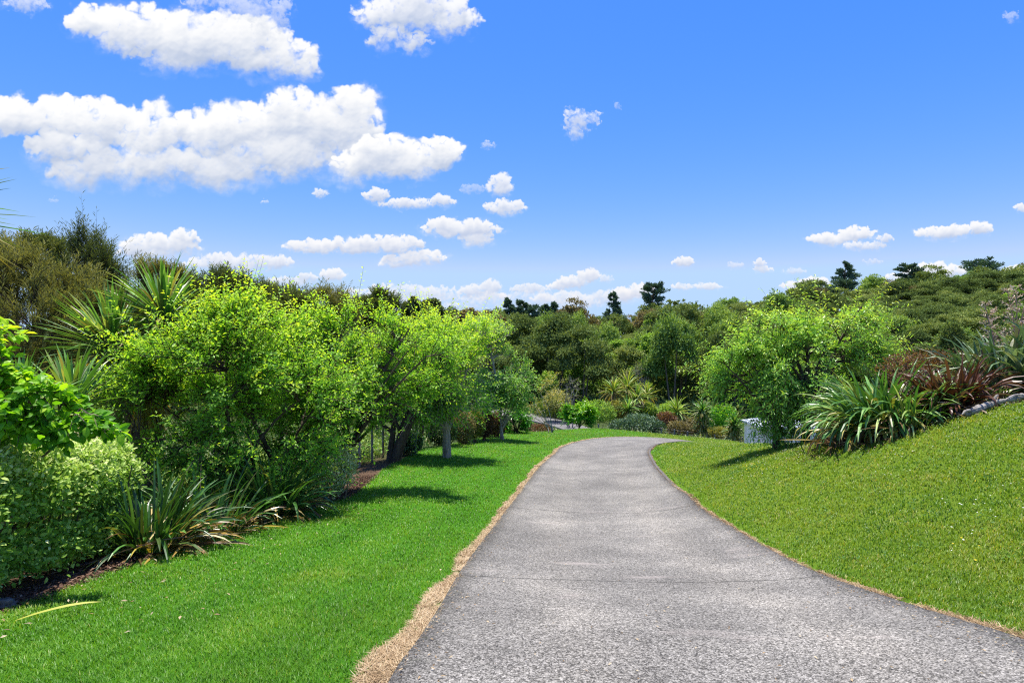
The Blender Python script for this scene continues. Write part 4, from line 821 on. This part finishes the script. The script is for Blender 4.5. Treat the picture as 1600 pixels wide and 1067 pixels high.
def forest_tree(name, label, cat, group, seed, R, H, th_, nc, per, leaf, mat, flat=.5, kind='dome'):
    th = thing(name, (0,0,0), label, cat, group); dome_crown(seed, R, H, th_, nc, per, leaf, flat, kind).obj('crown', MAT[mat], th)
    r = np.random.default_rng(seed); W = M(); t = np.linspace(0,1,6)[:,None]; TP = []; TR = []
    for k in range(3 if kind == 'dome' else 1):
        a = r.uniform(0,6.28); e = np.array([np.cos(a)*R*.4, np.sin(a)*R*.4, H*.75]) if kind == 'dome' else np.array([0,0,H*.93])
        TP.append(np.array([0,0,-.6])*(1-t)+e*t+np.array([0,0,0])); TR.append(.12*(1.2-t[:,0]))
    tubes(W, TP, TR, 5); W.obj('trunk', MAT['bark_mid'], th); return th
GA = 'dark olive trees of the wooded hill'; LA = 'dark olive dome crowned tree among the wooded hillside beyond the valley'
GB = 'green trees of the wooded hill'; LB = 'plain green rounded tree among the dark crowns of the wooded hillside'
GC_ = 'light green upright trees of the wooded hill'; LC = 'light yellow green upright tree standing out of the dark wooded hillside'
GD = 'brownish trees of the wooded hill'; LD = 'brownish olive tree among the dark crowns of the wooded hillside'
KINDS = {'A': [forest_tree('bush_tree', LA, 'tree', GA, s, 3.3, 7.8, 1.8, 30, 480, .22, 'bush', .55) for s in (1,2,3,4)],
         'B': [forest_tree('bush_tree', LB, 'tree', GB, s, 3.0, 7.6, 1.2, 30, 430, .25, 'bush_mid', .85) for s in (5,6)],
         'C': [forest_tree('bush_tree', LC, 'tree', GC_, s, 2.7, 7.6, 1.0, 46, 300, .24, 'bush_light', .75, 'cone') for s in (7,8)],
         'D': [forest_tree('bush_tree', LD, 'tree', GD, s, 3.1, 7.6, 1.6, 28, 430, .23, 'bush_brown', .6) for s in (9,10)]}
used = {k: 0 for k in KINDS}
rng = np.random.default_rng(21)
pts = []
for tr_ in range(26000):
    Y = 66+100*rng.random()**1.1; px = rng.uniform(430, 1690) if rng.random() < .93 else rng.uniform(200,430); X = (px-800)/F*Y
    if Y < 76 and px < 880 and px > 700: continue
    if Y < 71 and 860 < px < 1030: continue
    d = 2.7+.012*Y+(1.3 if Y < 92 and 820 < px < 1120 else 0)
    if all((X-a)**2+(Y-b)**2 > d*d for a, b, _ in pts): pts.append((X, Y, px))
pts.sort(key=lambda q: q[1]+(60 if not 600 < q[2] < 1660 else 0)); far_pts = pts[290:]; pts = pts[:290]
for X, Y, px in pts:
    z = g1(X, Y); n = gnoise(np.array([X*.045]), np.array([Y*.045]), 9)[0]+rng.normal(0,.22)
    k = 'A' if n < .10 else 'B'
    if px < 800 and rng.random() < .5: k = 'D'
    if px > 1250 and rng.random() < .6: k = 'A'
    py_c = 533-(z+5-EYE)*F/Y
    if 955 < px < 1100 and 500 < py_c < 590 and rng.random() < .32: k = 'C'
    elif rng.random() < .03: k = 'C'
    v = used[k]; src = KINDS[k][v % len(KINDS[k])]; used[k] += 1
    hs = rng.uniform(.75,1.4)*(1.3 if Y < 100 and 820 < px < 1180 and k != 'C' else 1)*(.85 if px > 1300 else 1)*(.72 if 925 < px < 990 else 1); s = rng.uniform(.66,1.12)*(1.28 if Y < 92 and 820 < px < 1120 else 1)*(1.25 if rng.random() < .12 else 1); rz = rng.uniform(0,6.28)
    if v < len(KINDS[k]): src.location = (X,Y,z); src.rotation_euler = (0,0,rz); src.scale = (s,s,s*hs)
    else: dup(src, (X,Y,z), rz, (s,s,s*hs))
for k, L_ in KINDS.items():
    for i, o in enumerate(L_):
        if i >= used[k]:
            for c in list(o.children): bpy.data.objects.remove(c)
            bpy.data.objects.remove(o)
def far_canopy():
    B_ = []
    for sd in range(4):
        q = dome_crown(60+sd, 3.2, 7.4, 2.2, 30, 95, .36, .42); B_.append((np.vstack(q.v), np.vstack(q.f3), np.concatenate(q.a['tint'])))
    mats_ = {'bush': M(), 'bush_mid': M(), 'bush_brown': M()}; r = np.random.default_rng(8)
    for i, (X, Y, px) in enumerate(far_pts):
        v, f, t = B_[i % 4]; a = r.uniform(0,6.28); sc_ = r.uniform(.66,1.12)*(1.3 if r.random() < .12 else 1); c_, s_ = np.cos(a)*sc_, np.sin(a)*sc_
        w_ = np.stack([v[:,0]*c_-v[:,1]*s_+X, v[:,0]*s_+v[:,1]*c_+Y, v[:,2]*sc_*r.uniform(.8,1.4)+g1(X,Y)], -1)
        k = 'bush' if r.random() < .72 else ('bush_mid' if r.random() < .6 else 'bush_brown'); mats_[k].add(w_, tris=f, tint=np.clip(t+r.normal(0,.13),0,1))
    me = None
    for k, lab in (('bush','far dark canopy of the wooded ridge'),('bush_mid','far green crowns mixed into the wooded ridge canopy'),('bush_brown','far brownish crowns mixed into the wooded ridge canopy')):
        tag(mats_[k].obj('far_woods', MAT[k]), lab, 'woods', kind='stuff')
far_canopy()
def under():
    n = 90000; Y = 62+110*rng.random(n); px = rng.uniform(150, 1720, n); X = (px-800)/F*Y
    ok = ~((Y < 74) & (px < 905) & (px > 700)); X, Y = X[ok], Y[ok]; n = len(X)
    h = np.clip(1.6+1.5*fbm(X*.16, Y*.16, 44, 3)+(Y-62)*.03, .2, 4)*rng.random(n)**.5; m = M(); s = rng.uniform(.6,1.3,n)
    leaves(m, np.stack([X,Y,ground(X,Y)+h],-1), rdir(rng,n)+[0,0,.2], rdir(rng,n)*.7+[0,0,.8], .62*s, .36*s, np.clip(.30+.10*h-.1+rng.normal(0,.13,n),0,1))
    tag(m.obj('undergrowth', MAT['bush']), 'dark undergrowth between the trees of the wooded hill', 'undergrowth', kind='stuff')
    n = 42000; Y = 12+46*rng.random(n); X = rng.uniform(-34, 34, n); ok = ~inpoly(X, Y, LAWN) & (np.abs(X) < Y*.98+2) & (distline(X, Y, LAWN) > .7) & (distline(X, Y, lane) > 2.2) & ~inpoly(X, Y, ROADPOLY)
    X, Y = X[ok], Y[ok]; n = len(X); h = rng.random(n)**1.5*(.25+.7*np.clip(fbm(X*.3,Y*.3,61,3)+.3,0,1)); m = M()
    blades(m, np.stack([X,Y,ground(X,Y)],-1), rng.uniform(0,6.28,n), rng.uniform(.05,.8,n), rng.uniform(.1,1.2,n), .15+h, .016+.0009*Y, 3, np.clip(rng.normal(.4,.2,n),0,1), np.where(rng.random(n) < .15, .8, .2))
    tag(m.obj('rough_grass', MAT['flax']), 'rough grass and weeds beyond the mown lawn', 'rough grass', kind='stuff')
under()
def bed_under():
    n = 60000; Y = 3+18*rng.random(n); X = np.interp(Y, [p[1] for p in LEFTB], [p[0] for p in LEFTB])-.9-rng.random(n)**1.3*(2+.75*Y)
    h = rng.random(n)**.7*(.35+.8*np.clip(fbm(X*.5,Y*.5,66,3)+.35,0,1))*np.clip(.2+(np.interp(Y, [p[1] for p in LEFTB], [p[0] for p in LEFTB])-X-.6)*.8,.1,1); s = rng.uniform(.6,1.3,n); m = M()
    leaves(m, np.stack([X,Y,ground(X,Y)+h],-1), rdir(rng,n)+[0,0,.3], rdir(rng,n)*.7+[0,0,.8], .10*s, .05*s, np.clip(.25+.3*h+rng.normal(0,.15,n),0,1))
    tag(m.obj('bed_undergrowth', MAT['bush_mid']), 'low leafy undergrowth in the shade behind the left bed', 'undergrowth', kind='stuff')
bed_under()

def pine(name, label, px, pyt, Y, wpx, seed, open_=.5, hpx=None, tiers=9, flat=False, cone=True, n=70, loft=0):
    r = np.random.default_rng(seed+5000); X = (px-800)/F*Y; zt = EYE+(533-pyt)/F*Y; zg = g1(X, Y); H = zt-zg; th = thing(name, (X,Y,zg), label, 'pine tree', None)
    W = M(); t = np.linspace(0,1,6)[:,None]; tubes(W, [np.array([0,0,-.5])*(1-t)+np.array([r.normal()*.3,0,H*.985])*t], [.30*(1.15-t[:,0])], 6)
    m = M(); w = wpx/F*Y/2; crown = (hpx or wpx*1.4)/F*Y; z0 = H-crown
    for k in range(tiers):
        f = (k+.5)/tiers; rad = w*((1-f)**.75 if cone else np.sin(np.pi*(.12+.80*f))**.7)+.12*w; nb = max(4, int(7-2*f))
        for b in range(nb):
            if r.random() < .12: continue
            a = r.uniform(0,6.28); l = rad*r.uniform(.6,1.12); e = np.array([np.cos(a)*l, np.sin(a)*l, l*(.15 if flat else .32)]); p0 = np.array([0,0,z0+crown*f*.96+r.normal(0,.03*crown)])
            tubes(W, [p0+e*t], [.07*(1.1-t[:,0])], 4)
            q = r.uniform(.3 if not open_ > .6 else .5,1.05,n)[:,None]; P = p0+e*q+rdir(r,n)*[1,1,.5]*l*(.20-.06*open_); 
            leaves(m, P, rdir(r,n)+e/l*.8+[0,0,.6], rdir(r,n)+[0,0,.6], .0055*Y*r.uniform(.6,1.2,n), .0022*Y, np.clip(.45+r.normal(0,.2,n),0,1))
    m.obj('crown', MAT['pine'], th); W.obj('trunk', MAT['bark'], th); return th
pine('pine_tree', 'tall blue green pine, leftmost of the dense pine clump on the central skyline', 794, 467, 172, 24, 1, hpx=42)
pine('pine_tree', 'middle pine with broken top in the dense pine clump on the central skyline', 816, 471, 174, 24, 2, hpx=38, cone=False)
pine('pine_tree', 'rounded pine at the right of the dense pine clump on the central skyline', 832, 478, 173, 22, 3, hpx=34, cone=False)
pine('pine_tree', 'rounded left pine of the small pair right of the dense pine clump', 851, 478, 178, 18, 4, hpx=24, cone=False)
pine('pine_tree', 'pointed right pine of the small pair right of the dense pine clump', 866, 474, 178, 18, 5, hpx=28)
pine('norfolk_pine', 'sparse tiered norfolk pine with see through branches on the skyline', 957, 456, 158, 28, 6, open_=.9, hpx=44, tiers=10, flat=True, n=45)
pine('pine_tree', 'open flat crowned pine right of the sparse tiered one on the skyline', 1021, 443, 150, 36, 7, open_=.6, hpx=40, tiers=8, cone=False)
pine('pine_tree', 'largest broad dark pine standing on the right hill skyline', 1320, 411, 150, 48, 8, hpx=50, tiers=10)
pine('pine_tree', 'small rounded pine between two clouds on the right hill skyline', 1421, 414, 152, 32, 9, hpx=30, cone=False, tiers=7)
pine('pine_tree', 'low broad pine near the right end of the hill skyline', 1540, 408, 152, 52, 10, hpx=26, cone=False, tiers=6)
pine('pine_tree', 'small flat topped pine left of the largest broad dark one', 1276, 447, 150, 24, 11, open_=.8, hpx=12, cone=False, tiers=3, flat=True, n=30)
def crowned(label, px, py, rx, ry, Y, seed, mat='bush', n=2600, leaf=.006):
    return tree('skyline_tree', label, P3(px, Y), [env(px,py,rx,ry,Y), env(px-rx*.5,py+ry*.4,rx*.6,ry*.6,Y), env(px+rx*.55,py+ry*.35,rx*.55,ry*.6,Y)], 8, 60, 5, leaf*Y*1.2, 12, leaf*Y, leaf*Y*.55, MAT[mat], MAT['bark'], .13, .55, seed=seed+80, up=.4, tint=(.4,.18))
crowned('left of two round dark skyline trees above the second leafy tree', 645, 480, 15, 12, 60, 1, 'manuka_dark')
crowned('right of two round dark skyline trees above the second leafy tree', 674, 480, 14, 12, 60, 2, 'manuka_dark')
crowned('brown crowned tree on the skyline above the straight pale trunk', 733, 500, 24, 16, 58, 3, 'bush_brown')
crowned('brown crowned tree on the skyline left of the dense pine clump', 765, 500, 22, 14, 66, 4, 'bush_brown')
crowned('low dark crowned tree on the skyline just left of the brown crowned one', 704, 498, 16, 12, 60, 5, 'manuka_dark')
crowned('large rounded dark tree on the skyline below the open flat crowned pine', 1062, 480, 34, 16, 128, 6, 'bush', leaf=.0035)
crowned('grey leafless looking twiggy tree on the forest face above the lemon tree', 840, 556, 10, 16, 78, 7, 'bush_brown', leaf=.003)
bushy('round_shrub', 'dark round topped shrub between the rusty shrub and the tall grey green flax', P3(1487, 17), [env(1487,530,15,26,17), env(1487,550,17,20,17)], 4500, .09, .035, MAT['bush'], 95, (.45,.15), .3)

# ------------------------------------------------------------------ sky with cumulus clouds
CL = [  # groups of puffs (x, y, rx, ry), softness, strength, warmth
 ([(150,35,46,28),(215,52,70,44),(300,58,70,48),(285,85,85,32),(370,70,80,42),(405,92,60,32),(450,92,42,32),(480,108,18,22)],1.0,1.0,0),
 ([(395,15,60,22),(330,2,50,12),(420,40,30,22)],2.2,.55,0),
 ([(600,25,46,24),(612,60,36,24),(655,15,70,36),(705,35,34,34),(640,68,34,18)],1.3,.95,0),
 ([(15,185,65,30),(110,185,70,32),(100,232,62,32),(170,198,60,38),(150,268,75,30),(240,212,70,42),(230,258,105,40),(335,212,55,40),(340,268,105,30),(395,205,50,42),(460,185,70,42),(430,245,95,45),(550,175,46,38),(520,205,70,42),(555,245,55,40)],1.0,1.0,0),
 ([(560,262,45,28),(605,240,50,30),(640,256,55,28),(690,240,32,25)],1.0,1.0,0),
 ([(500,303,11,8)],1.4,.8,0),([(588,306,20,11),(640,319,48,9),(690,315,22,10)],1.1,.9,.2),([(738,297,20,9)],2,.35,.3),([(782,292,17,18)],1.2,.9,.2),([(790,325,32,13)],1.1,.9,.2),
 ([(720,358,62,16),(745,374,28,14),(690,350,25,10)],1.0,.95,.25),
 ([(250,387,62,20),(222,393,38,14),(288,374,25,14)],1.1,.95,.1),([(370,413,85,14),(430,410,28,11),(340,405,30,10)],1.3,.85,.3),
 ([(495,385,55,11),(555,384,46,15),(615,382,44,15),(650,405,52,13),(620,412,30,8)],1.0,.95,.3),
 ([(452,441,38,8),(480,435,20,8)],1.4,.75,.4),([(520,431,21,11)],1.1,.9,.3),
 ([(560,466,60,13),(620,456,50,12),(680,458,40,11),(655,468,70,10)],1.5,.75,.5),([(738,456,22,11),(767,450,14,13),(760,464,40,8)],1.2,.8,.5),([(828,452,32,8)],1.3,.75,.5),
 ([(898,441,26,11),(920,431,18,11),(875,447,22,7)],1.1,.9,.4),([(947,437,11,8)],1.6,.6,.5),([(885,468,55,11),(960,466,40,13),(920,470,50,10)],1.5,.75,.55),([(1003,455,22,12),(975,462,20,12)],1.1,.9,.45),
 ([(650,482,150,10),(830,474,110,16),(560,480,70,8)],2.2,.55,.7),
 ([(905,188,26,17),(898,204,14,16),(925,182,14,8)],2.0,.75,.1),([(966,165,4,7)],2.5,.35,.1),([(762,227,12,6)],2.2,.5,.2),
 ([(1068,410,18,8)],1.1,.9,.3),([(1150,415,14,6)],1.8,.5,.5),([(1188,411,11,6),(1192,421,16,6)],1.3,.8,.4),([(1240,424,17,6)],1.7,.5,.5),([(1105,448,26,6),(1065,448,16,6)],1.3,.8,.4),
 ([(1300,375,38,12),(1340,366,30,11)],1.0,.95,.2),([(1350,385,36,8),(1384,373,12,7)],1.3,.8,.3),([(1470,365,42,11),(1530,358,20,11),(1500,360,25,9)],1.0,.95,.2),
 ([(1460,425,52,14),(1400,434,18,8)],1.0,.95,.2),([(1255,448,36,9),(1275,442,22,9)],1.1,.9,.3),([(1365,409,16,4)],1.8,.5,.5),([(1587,424,22,8)],1.0,.95,.2),([(1596,325,12,7)],1.1,.9,.2),
 ([(1583,28,12,9)],2.4,.4,.1),([(40,8,38,14)],1.8,.6,.1),([(82,313,8,4)],2.4,.35,.2),([(414,315,6,4)],1.8,.6,.2)]
def sky_image():
    Wd, Ht, A0, E0, E1 = 2700, 1020, 50., -1., 37.
    az = np.radians(np.linspace(-A0, A0, Wd)); el = np.radians(np.linspace(E0, E1, Ht)); AZ, EL_ = np.meshgrid(az, el)
    PX = 800+F*np.tan(AZ); PY = 533-F*np.tan(EL_)/np.cos(AZ)
    alpha = np.zeros((Ht, Wd)); col = np.zeros((Ht, Wd, 3))
    for gi, (puffs, soft, stren, warm) in enumerate(CL):
        p = np.array(puffs, float); mg = 1.5
        x0, x1 = (p[:,0]-p[:,2]*mg).min()-25, (p[:,0]+p[:,2]*mg).max()+25; y0, y1 = (p[:,1]-p[:,3]*mg).min()-15, (p[:,1]+p[:,3]*mg).max()+15
        sel = (PX > x0) & (PX < x1) & (PY > y0) & (PY < y1)
        if not sel.any(): continue
        r_, c_ = np.where(sel); sl = (slice(r_.min(), r_.max()+1), slice(c_.min(), c_.max()+1)); x, y = PX[sl], PY[sl]
        S = np.clip(np.median(p[:,3])*2.0, 14, 70)
        n1 = fbm(x/S, y/S*1.15, gi*31+3, 6); n2 = fbm(x/S*1.6+9, y/S*1.8, gi*31+7, 5, True); n3 = fbm(x/S*4, y/S*4, gi*31+11, 4)
        wisp = soft-1+.22; rg = np.random.default_rng(gi+7); sub = []
        for cx, cy, rx, ry in p:
            sub.append((cx, cy, rx, ry)); na_ = int(10+rx/ry*16)
            for _ in range(na_):
                t_ = rg.uniform(-.15, np.pi+.15); q_ = rg.uniform(.55,.98); rr = ry*rg.uniform(.14,.42)
                sub.append((cx+np.cos(t_)*rx*q_, cy-np.sin(t_)*ry*q_*(1. if np.sin(t_) > 0 else .5), rr*rg.uniform(1,1.5), rr))
        S2 = S*.5; wx = fbm(x/S2, y/S2, gi*13+1, 4)*S*.16+fbm(x/S*5, y/S*5, gi*13+2, 3)*S*.045; wy = fbm(x/S2+5, y/S2, gi*13+5, 4)*S*.16+fbm(x/S*5, y/S*5+7, gi*13+6, 3)*S*.045
        xw, yw = x+wx*(1+1.5*wisp), y+wy*(1+1.5*wisp); Fd = np.full(x.shape, -3.); Hh = np.zeros(x.shape); ymx = (p[:,1]+p[:,3]).max(); ymn = (p[:,1]-p[:,3]).min()
        for cx, cy, rx, ry in sub:
            f = 1-((xw-cx)/rx)**2-((yw-cy)/ry)**2; Fd = np.maximum(Fd, f); Hh = np.maximum(Hh, np.sqrt(np.maximum(f, 0))*ry*(.9 if ry > .5*np.median(p[:,3]) else 1.5)+np.where(f > 0, .0, 0))
        below = np.clip((y-(ymn+.5*(ymx-ymn)))/(.5*(ymx-ymn)+1), 0, 1); sc_ = np.clip(np.median(p[:,3])/22, .35, 1)
        n4 = fbm(xw/S*2.2, yw/S*3.0, gi*31+21, 5); n5 = fbm(x/S*.9+3, y/S*1.6, gi*31+25, 5)
        dens = Fd+(.42+.5*wisp)*n1+.20*n2+(.22+.35*wisp)*n3+.30*n4-.12*below-.02
        a = np.clip((dens+.10*n3)/(.62+.6*wisp+.5*below), 0, 1); a = a*a*(3-2*a)
        veil = np.clip((Fd+.55+.9*n5+.35*n3)/1.1, 0, 1)**1.5*.34*np.clip(.4+n4+n5, 0, 1); a = 1-(1-a)*(1-veil); a = a*(1-.45*np.clip(fbm(xw/S*7, yw/S*7, gi*31+41, 4)+.15,0,1)*np.clip(1.3-dens*1.6,0,1))
        D = np.clip(dens, 0, 1.)
        px_ = 50/2700*2/57.3*F*2  # texels are about this many photo pixels wide
        def blur(q, r):
            r = int(max(1, r))
            for ax in (0, 1):
                for _ in range(2):
                    pad = [(r+1, r) if i == ax else (0, 0) for i in (0, 1)]; cs = np.cumsum(np.pad(q, pad, mode='edge'), ax)
                    q = (cs[2*r+1:]-cs[:-2*r-1])/(2*r+1) if ax == 0 else (cs[:,2*r+1:]-cs[:,:-2*r-1])/(2*r+1)
            return q
        Hn = blur(Hh, S*.10)*.75+blur(Hh, S*.03)*.30+S*.035*n2+S*.10*n1; gy, gx = np.gradient(Hn)
        # smooth the height a little so puffs read as soft masses
        for _ in range(3):
            gx[1:-1,1:-1] = (gx[1:-1,1:-1]*2+gx[:-2,1:-1]+gx[2:,1:-1]+gx[1:-1,:-2]+gx[1:-1,2:])/6; gy[1:-1,1:-1] = (gy[1:-1,1:-1]*2+gy[:-2,1:-1]+gy[2:,1:-1]+gy[1:-1,:-2]+gy[1:-1,2:])/6
        gx *= 1.15; gy *= 1.15; il = 1/np.sqrt(1+gx*gx+gy*gy); nl = (gx*.25-gy*.72+.62)*il
        step = max(1, int(np.median(p[:,3])*1.74*.20)); acc = np.zeros(x.shape)
        for q in range(1, 9):
            k = step*q; s_ = np.zeros(x.shape)
            if k < len(D): s_[:-k] = D[k:]
            acc += s_
        Lg = np.exp(-.26*np.maximum(acc-.8, 0))
        light = np.clip(.06+.42*np.clip(nl,0,1)+.60*Lg+.24*n5+.10*n4+.55*np.clip(.45-dens,0,.45), 0, 1); light = light*light*(3-2*light)*.5+light*.5; light = blur(light, S*.02)
        lit = np.array([1.0,1.0,1.0])*(1-warm)+np.array([.98,.93,.91])*warm; shd = np.array([.46,.55,.74])*(1-warm)+np.array([.60,.63,.80])*warm
        cc = shd+(lit-shd)*light[...,None]
        aa = np.clip(a*stren*(1-.12*warm), 0, 1)
        o = alpha[sl]; na = aa+o*(1-aa); col[sl] = np.where(na[...,None] > 1e-4, (cc*aa[...,None]+col[sl]*(o*(1-aa))[...,None])/np.maximum(na,1e-4)[...,None], col[sl]); alpha[sl] = na
    im = bpy.data.images.new('cumulus_field', Wd, Ht, alpha=True, float_buffer=True); im.colorspace_settings.name = 'Non-Color'; im.alpha_mode = 'CHANNEL_PACKED'
    im.pixels.foreach_set(np.dstack([col, alpha]).astype(np.float32).ravel()); im.update(); im.pack()
    return im, A0, E0, E1
wld = bpy.data.worlds.new('World'); sc.world = wld; wld.use_nodes = True; nt = wld.node_tree; nt.nodes.clear(); nn, ln = nt.nodes.new, nt.links.new
sky = nn('ShaderNodeTexSky'); sky.sky_type = 'NISHITA'; sky.sun_disc = False; sky.sun_elevation = math.asin(SUN[2]); sky.sun_rotation = math.atan2(SUN[0], SUN[1])
sky.air_density = 1.0; sky.dust_density = .25; sky.ozone_density = 3.0; sky.altitude = 50
hs = nn('ShaderNodeHueSaturation'); hs.inputs['Saturation'].default_value = 1.25; hs.inputs['Hue'].default_value = .515; hs.inputs['Value'].default_value = 1.0; ln(sky.outputs[0], hs.inputs['Color'])
SS = .12; sep = nn('ShaderNodeSeparateColor'); ln(hs.outputs[0], sep.inputs[0]); cmb = nn('ShaderNodeCombineColor')
for i_, (k_, g_, c_) in enumerate(((.88,1.35,.50),(.64,.80,.71),(1.08,.50,1.02))):   # a clear, deep blue midsummer sky
    p_ = math_(nt, 'POWER', math_(nt, 'MULTIPLY', sep.outputs[i_], SS*2**EXPO), g_); ln(math_(nt, 'MULTIPLY', math_(nt, 'MINIMUM', math_(nt, 'MULTIPLY', p_, k_), c_), 1/(SS*2**EXPO)), cmb.inputs[i_])
bg = nn('ShaderNodeBackground'); bg.inputs[1].default_value = SS; ln(cmb.outputs[0], bg.inputs[0])
im, A0, E0, E1 = sky_image()
sp = nn('ShaderNodeSeparateXYZ'); ln(nn('ShaderNodeTexCoord').outputs['Generated'], sp.inputs[0])
az = math_(nt, 'ARCTAN2', sp.outputs[0], sp.outputs[1]); el = math_(nt, 'ARCSINE', sp.outputs[2])
u = math_(nt, 'ADD', math_(nt, 'MULTIPLY', az, 180/math.pi/(2*A0)), .5); v = math_(nt, 'MULTIPLY', math_(nt, 'SUBTRACT', math_(nt, 'MULTIPLY', el, 180/math.pi), E0), 1/(E1-E0))
cb = nn('ShaderNodeCombineXYZ'); ln(u, cb.inputs[0]); ln(v, cb.inputs[1])
ti = nn('ShaderNodeTexImage'); ti.image = im; ti.extension = 'MIRROR'; ti.interpolation = 'Linear'; ln(cb.outputs[0], ti.inputs[0])
bg2 = nn('ShaderNodeBackground'); bg2.inputs[1].default_value = 1.02/2**EXPO; ln(ti.outputs[0], bg2.inputs[0])
mx = nn('ShaderNodeMixShader'); ln(ti.outputs[1], mx.inputs[0]); ln(bg.outputs[0], mx.inputs[1]); ln(bg2.outputs[0], mx.inputs[2])
wo = nn('ShaderNodeOutputWorld'); ln(mx.outputs[0], wo.inputs[0])
ld = bpy.data.lights.new('sun', 'SUN'); ld.energy = 4.6; ld.angle = math.radians(.53); ld.color = (1,.95,.87)
lo = bpy.data.objects.new('sun', ld); C.objects.link(lo); lo.rotation_euler = Vector(SUN).to_track_quat('Z','Y').to_euler()
cam = bpy.data.cameras.new('camera'); cam.sensor_width = 36; cam.lens = 36*F/1600; cam.clip_end = 6000; cam.clip_start = .05; cam.shift_y = 0
co = bpy.data.objects.new('camera', cam); C.objects.link(co); co.location = (0,0,EYE); co.rotation_euler = (math.radians(90),0,0); sc.camera = co
sc.view_settings.view_transform = 'Standard'; sc.view_settings.look = 'None'; sc.view_settings.exposure = EXPO; sc.view_settings.gamma = 1; sc.view_settings.use_curve_mapping = False
sc.render.engine = 'CYCLES'; sc.cycles.max_bounces = 10; sc.cycles.diffuse_bounces = 5; sc.cycles.transmission_bounces = 5; sc.cycles.use_denoising = False; sc.cycles.filter_width = 1.2
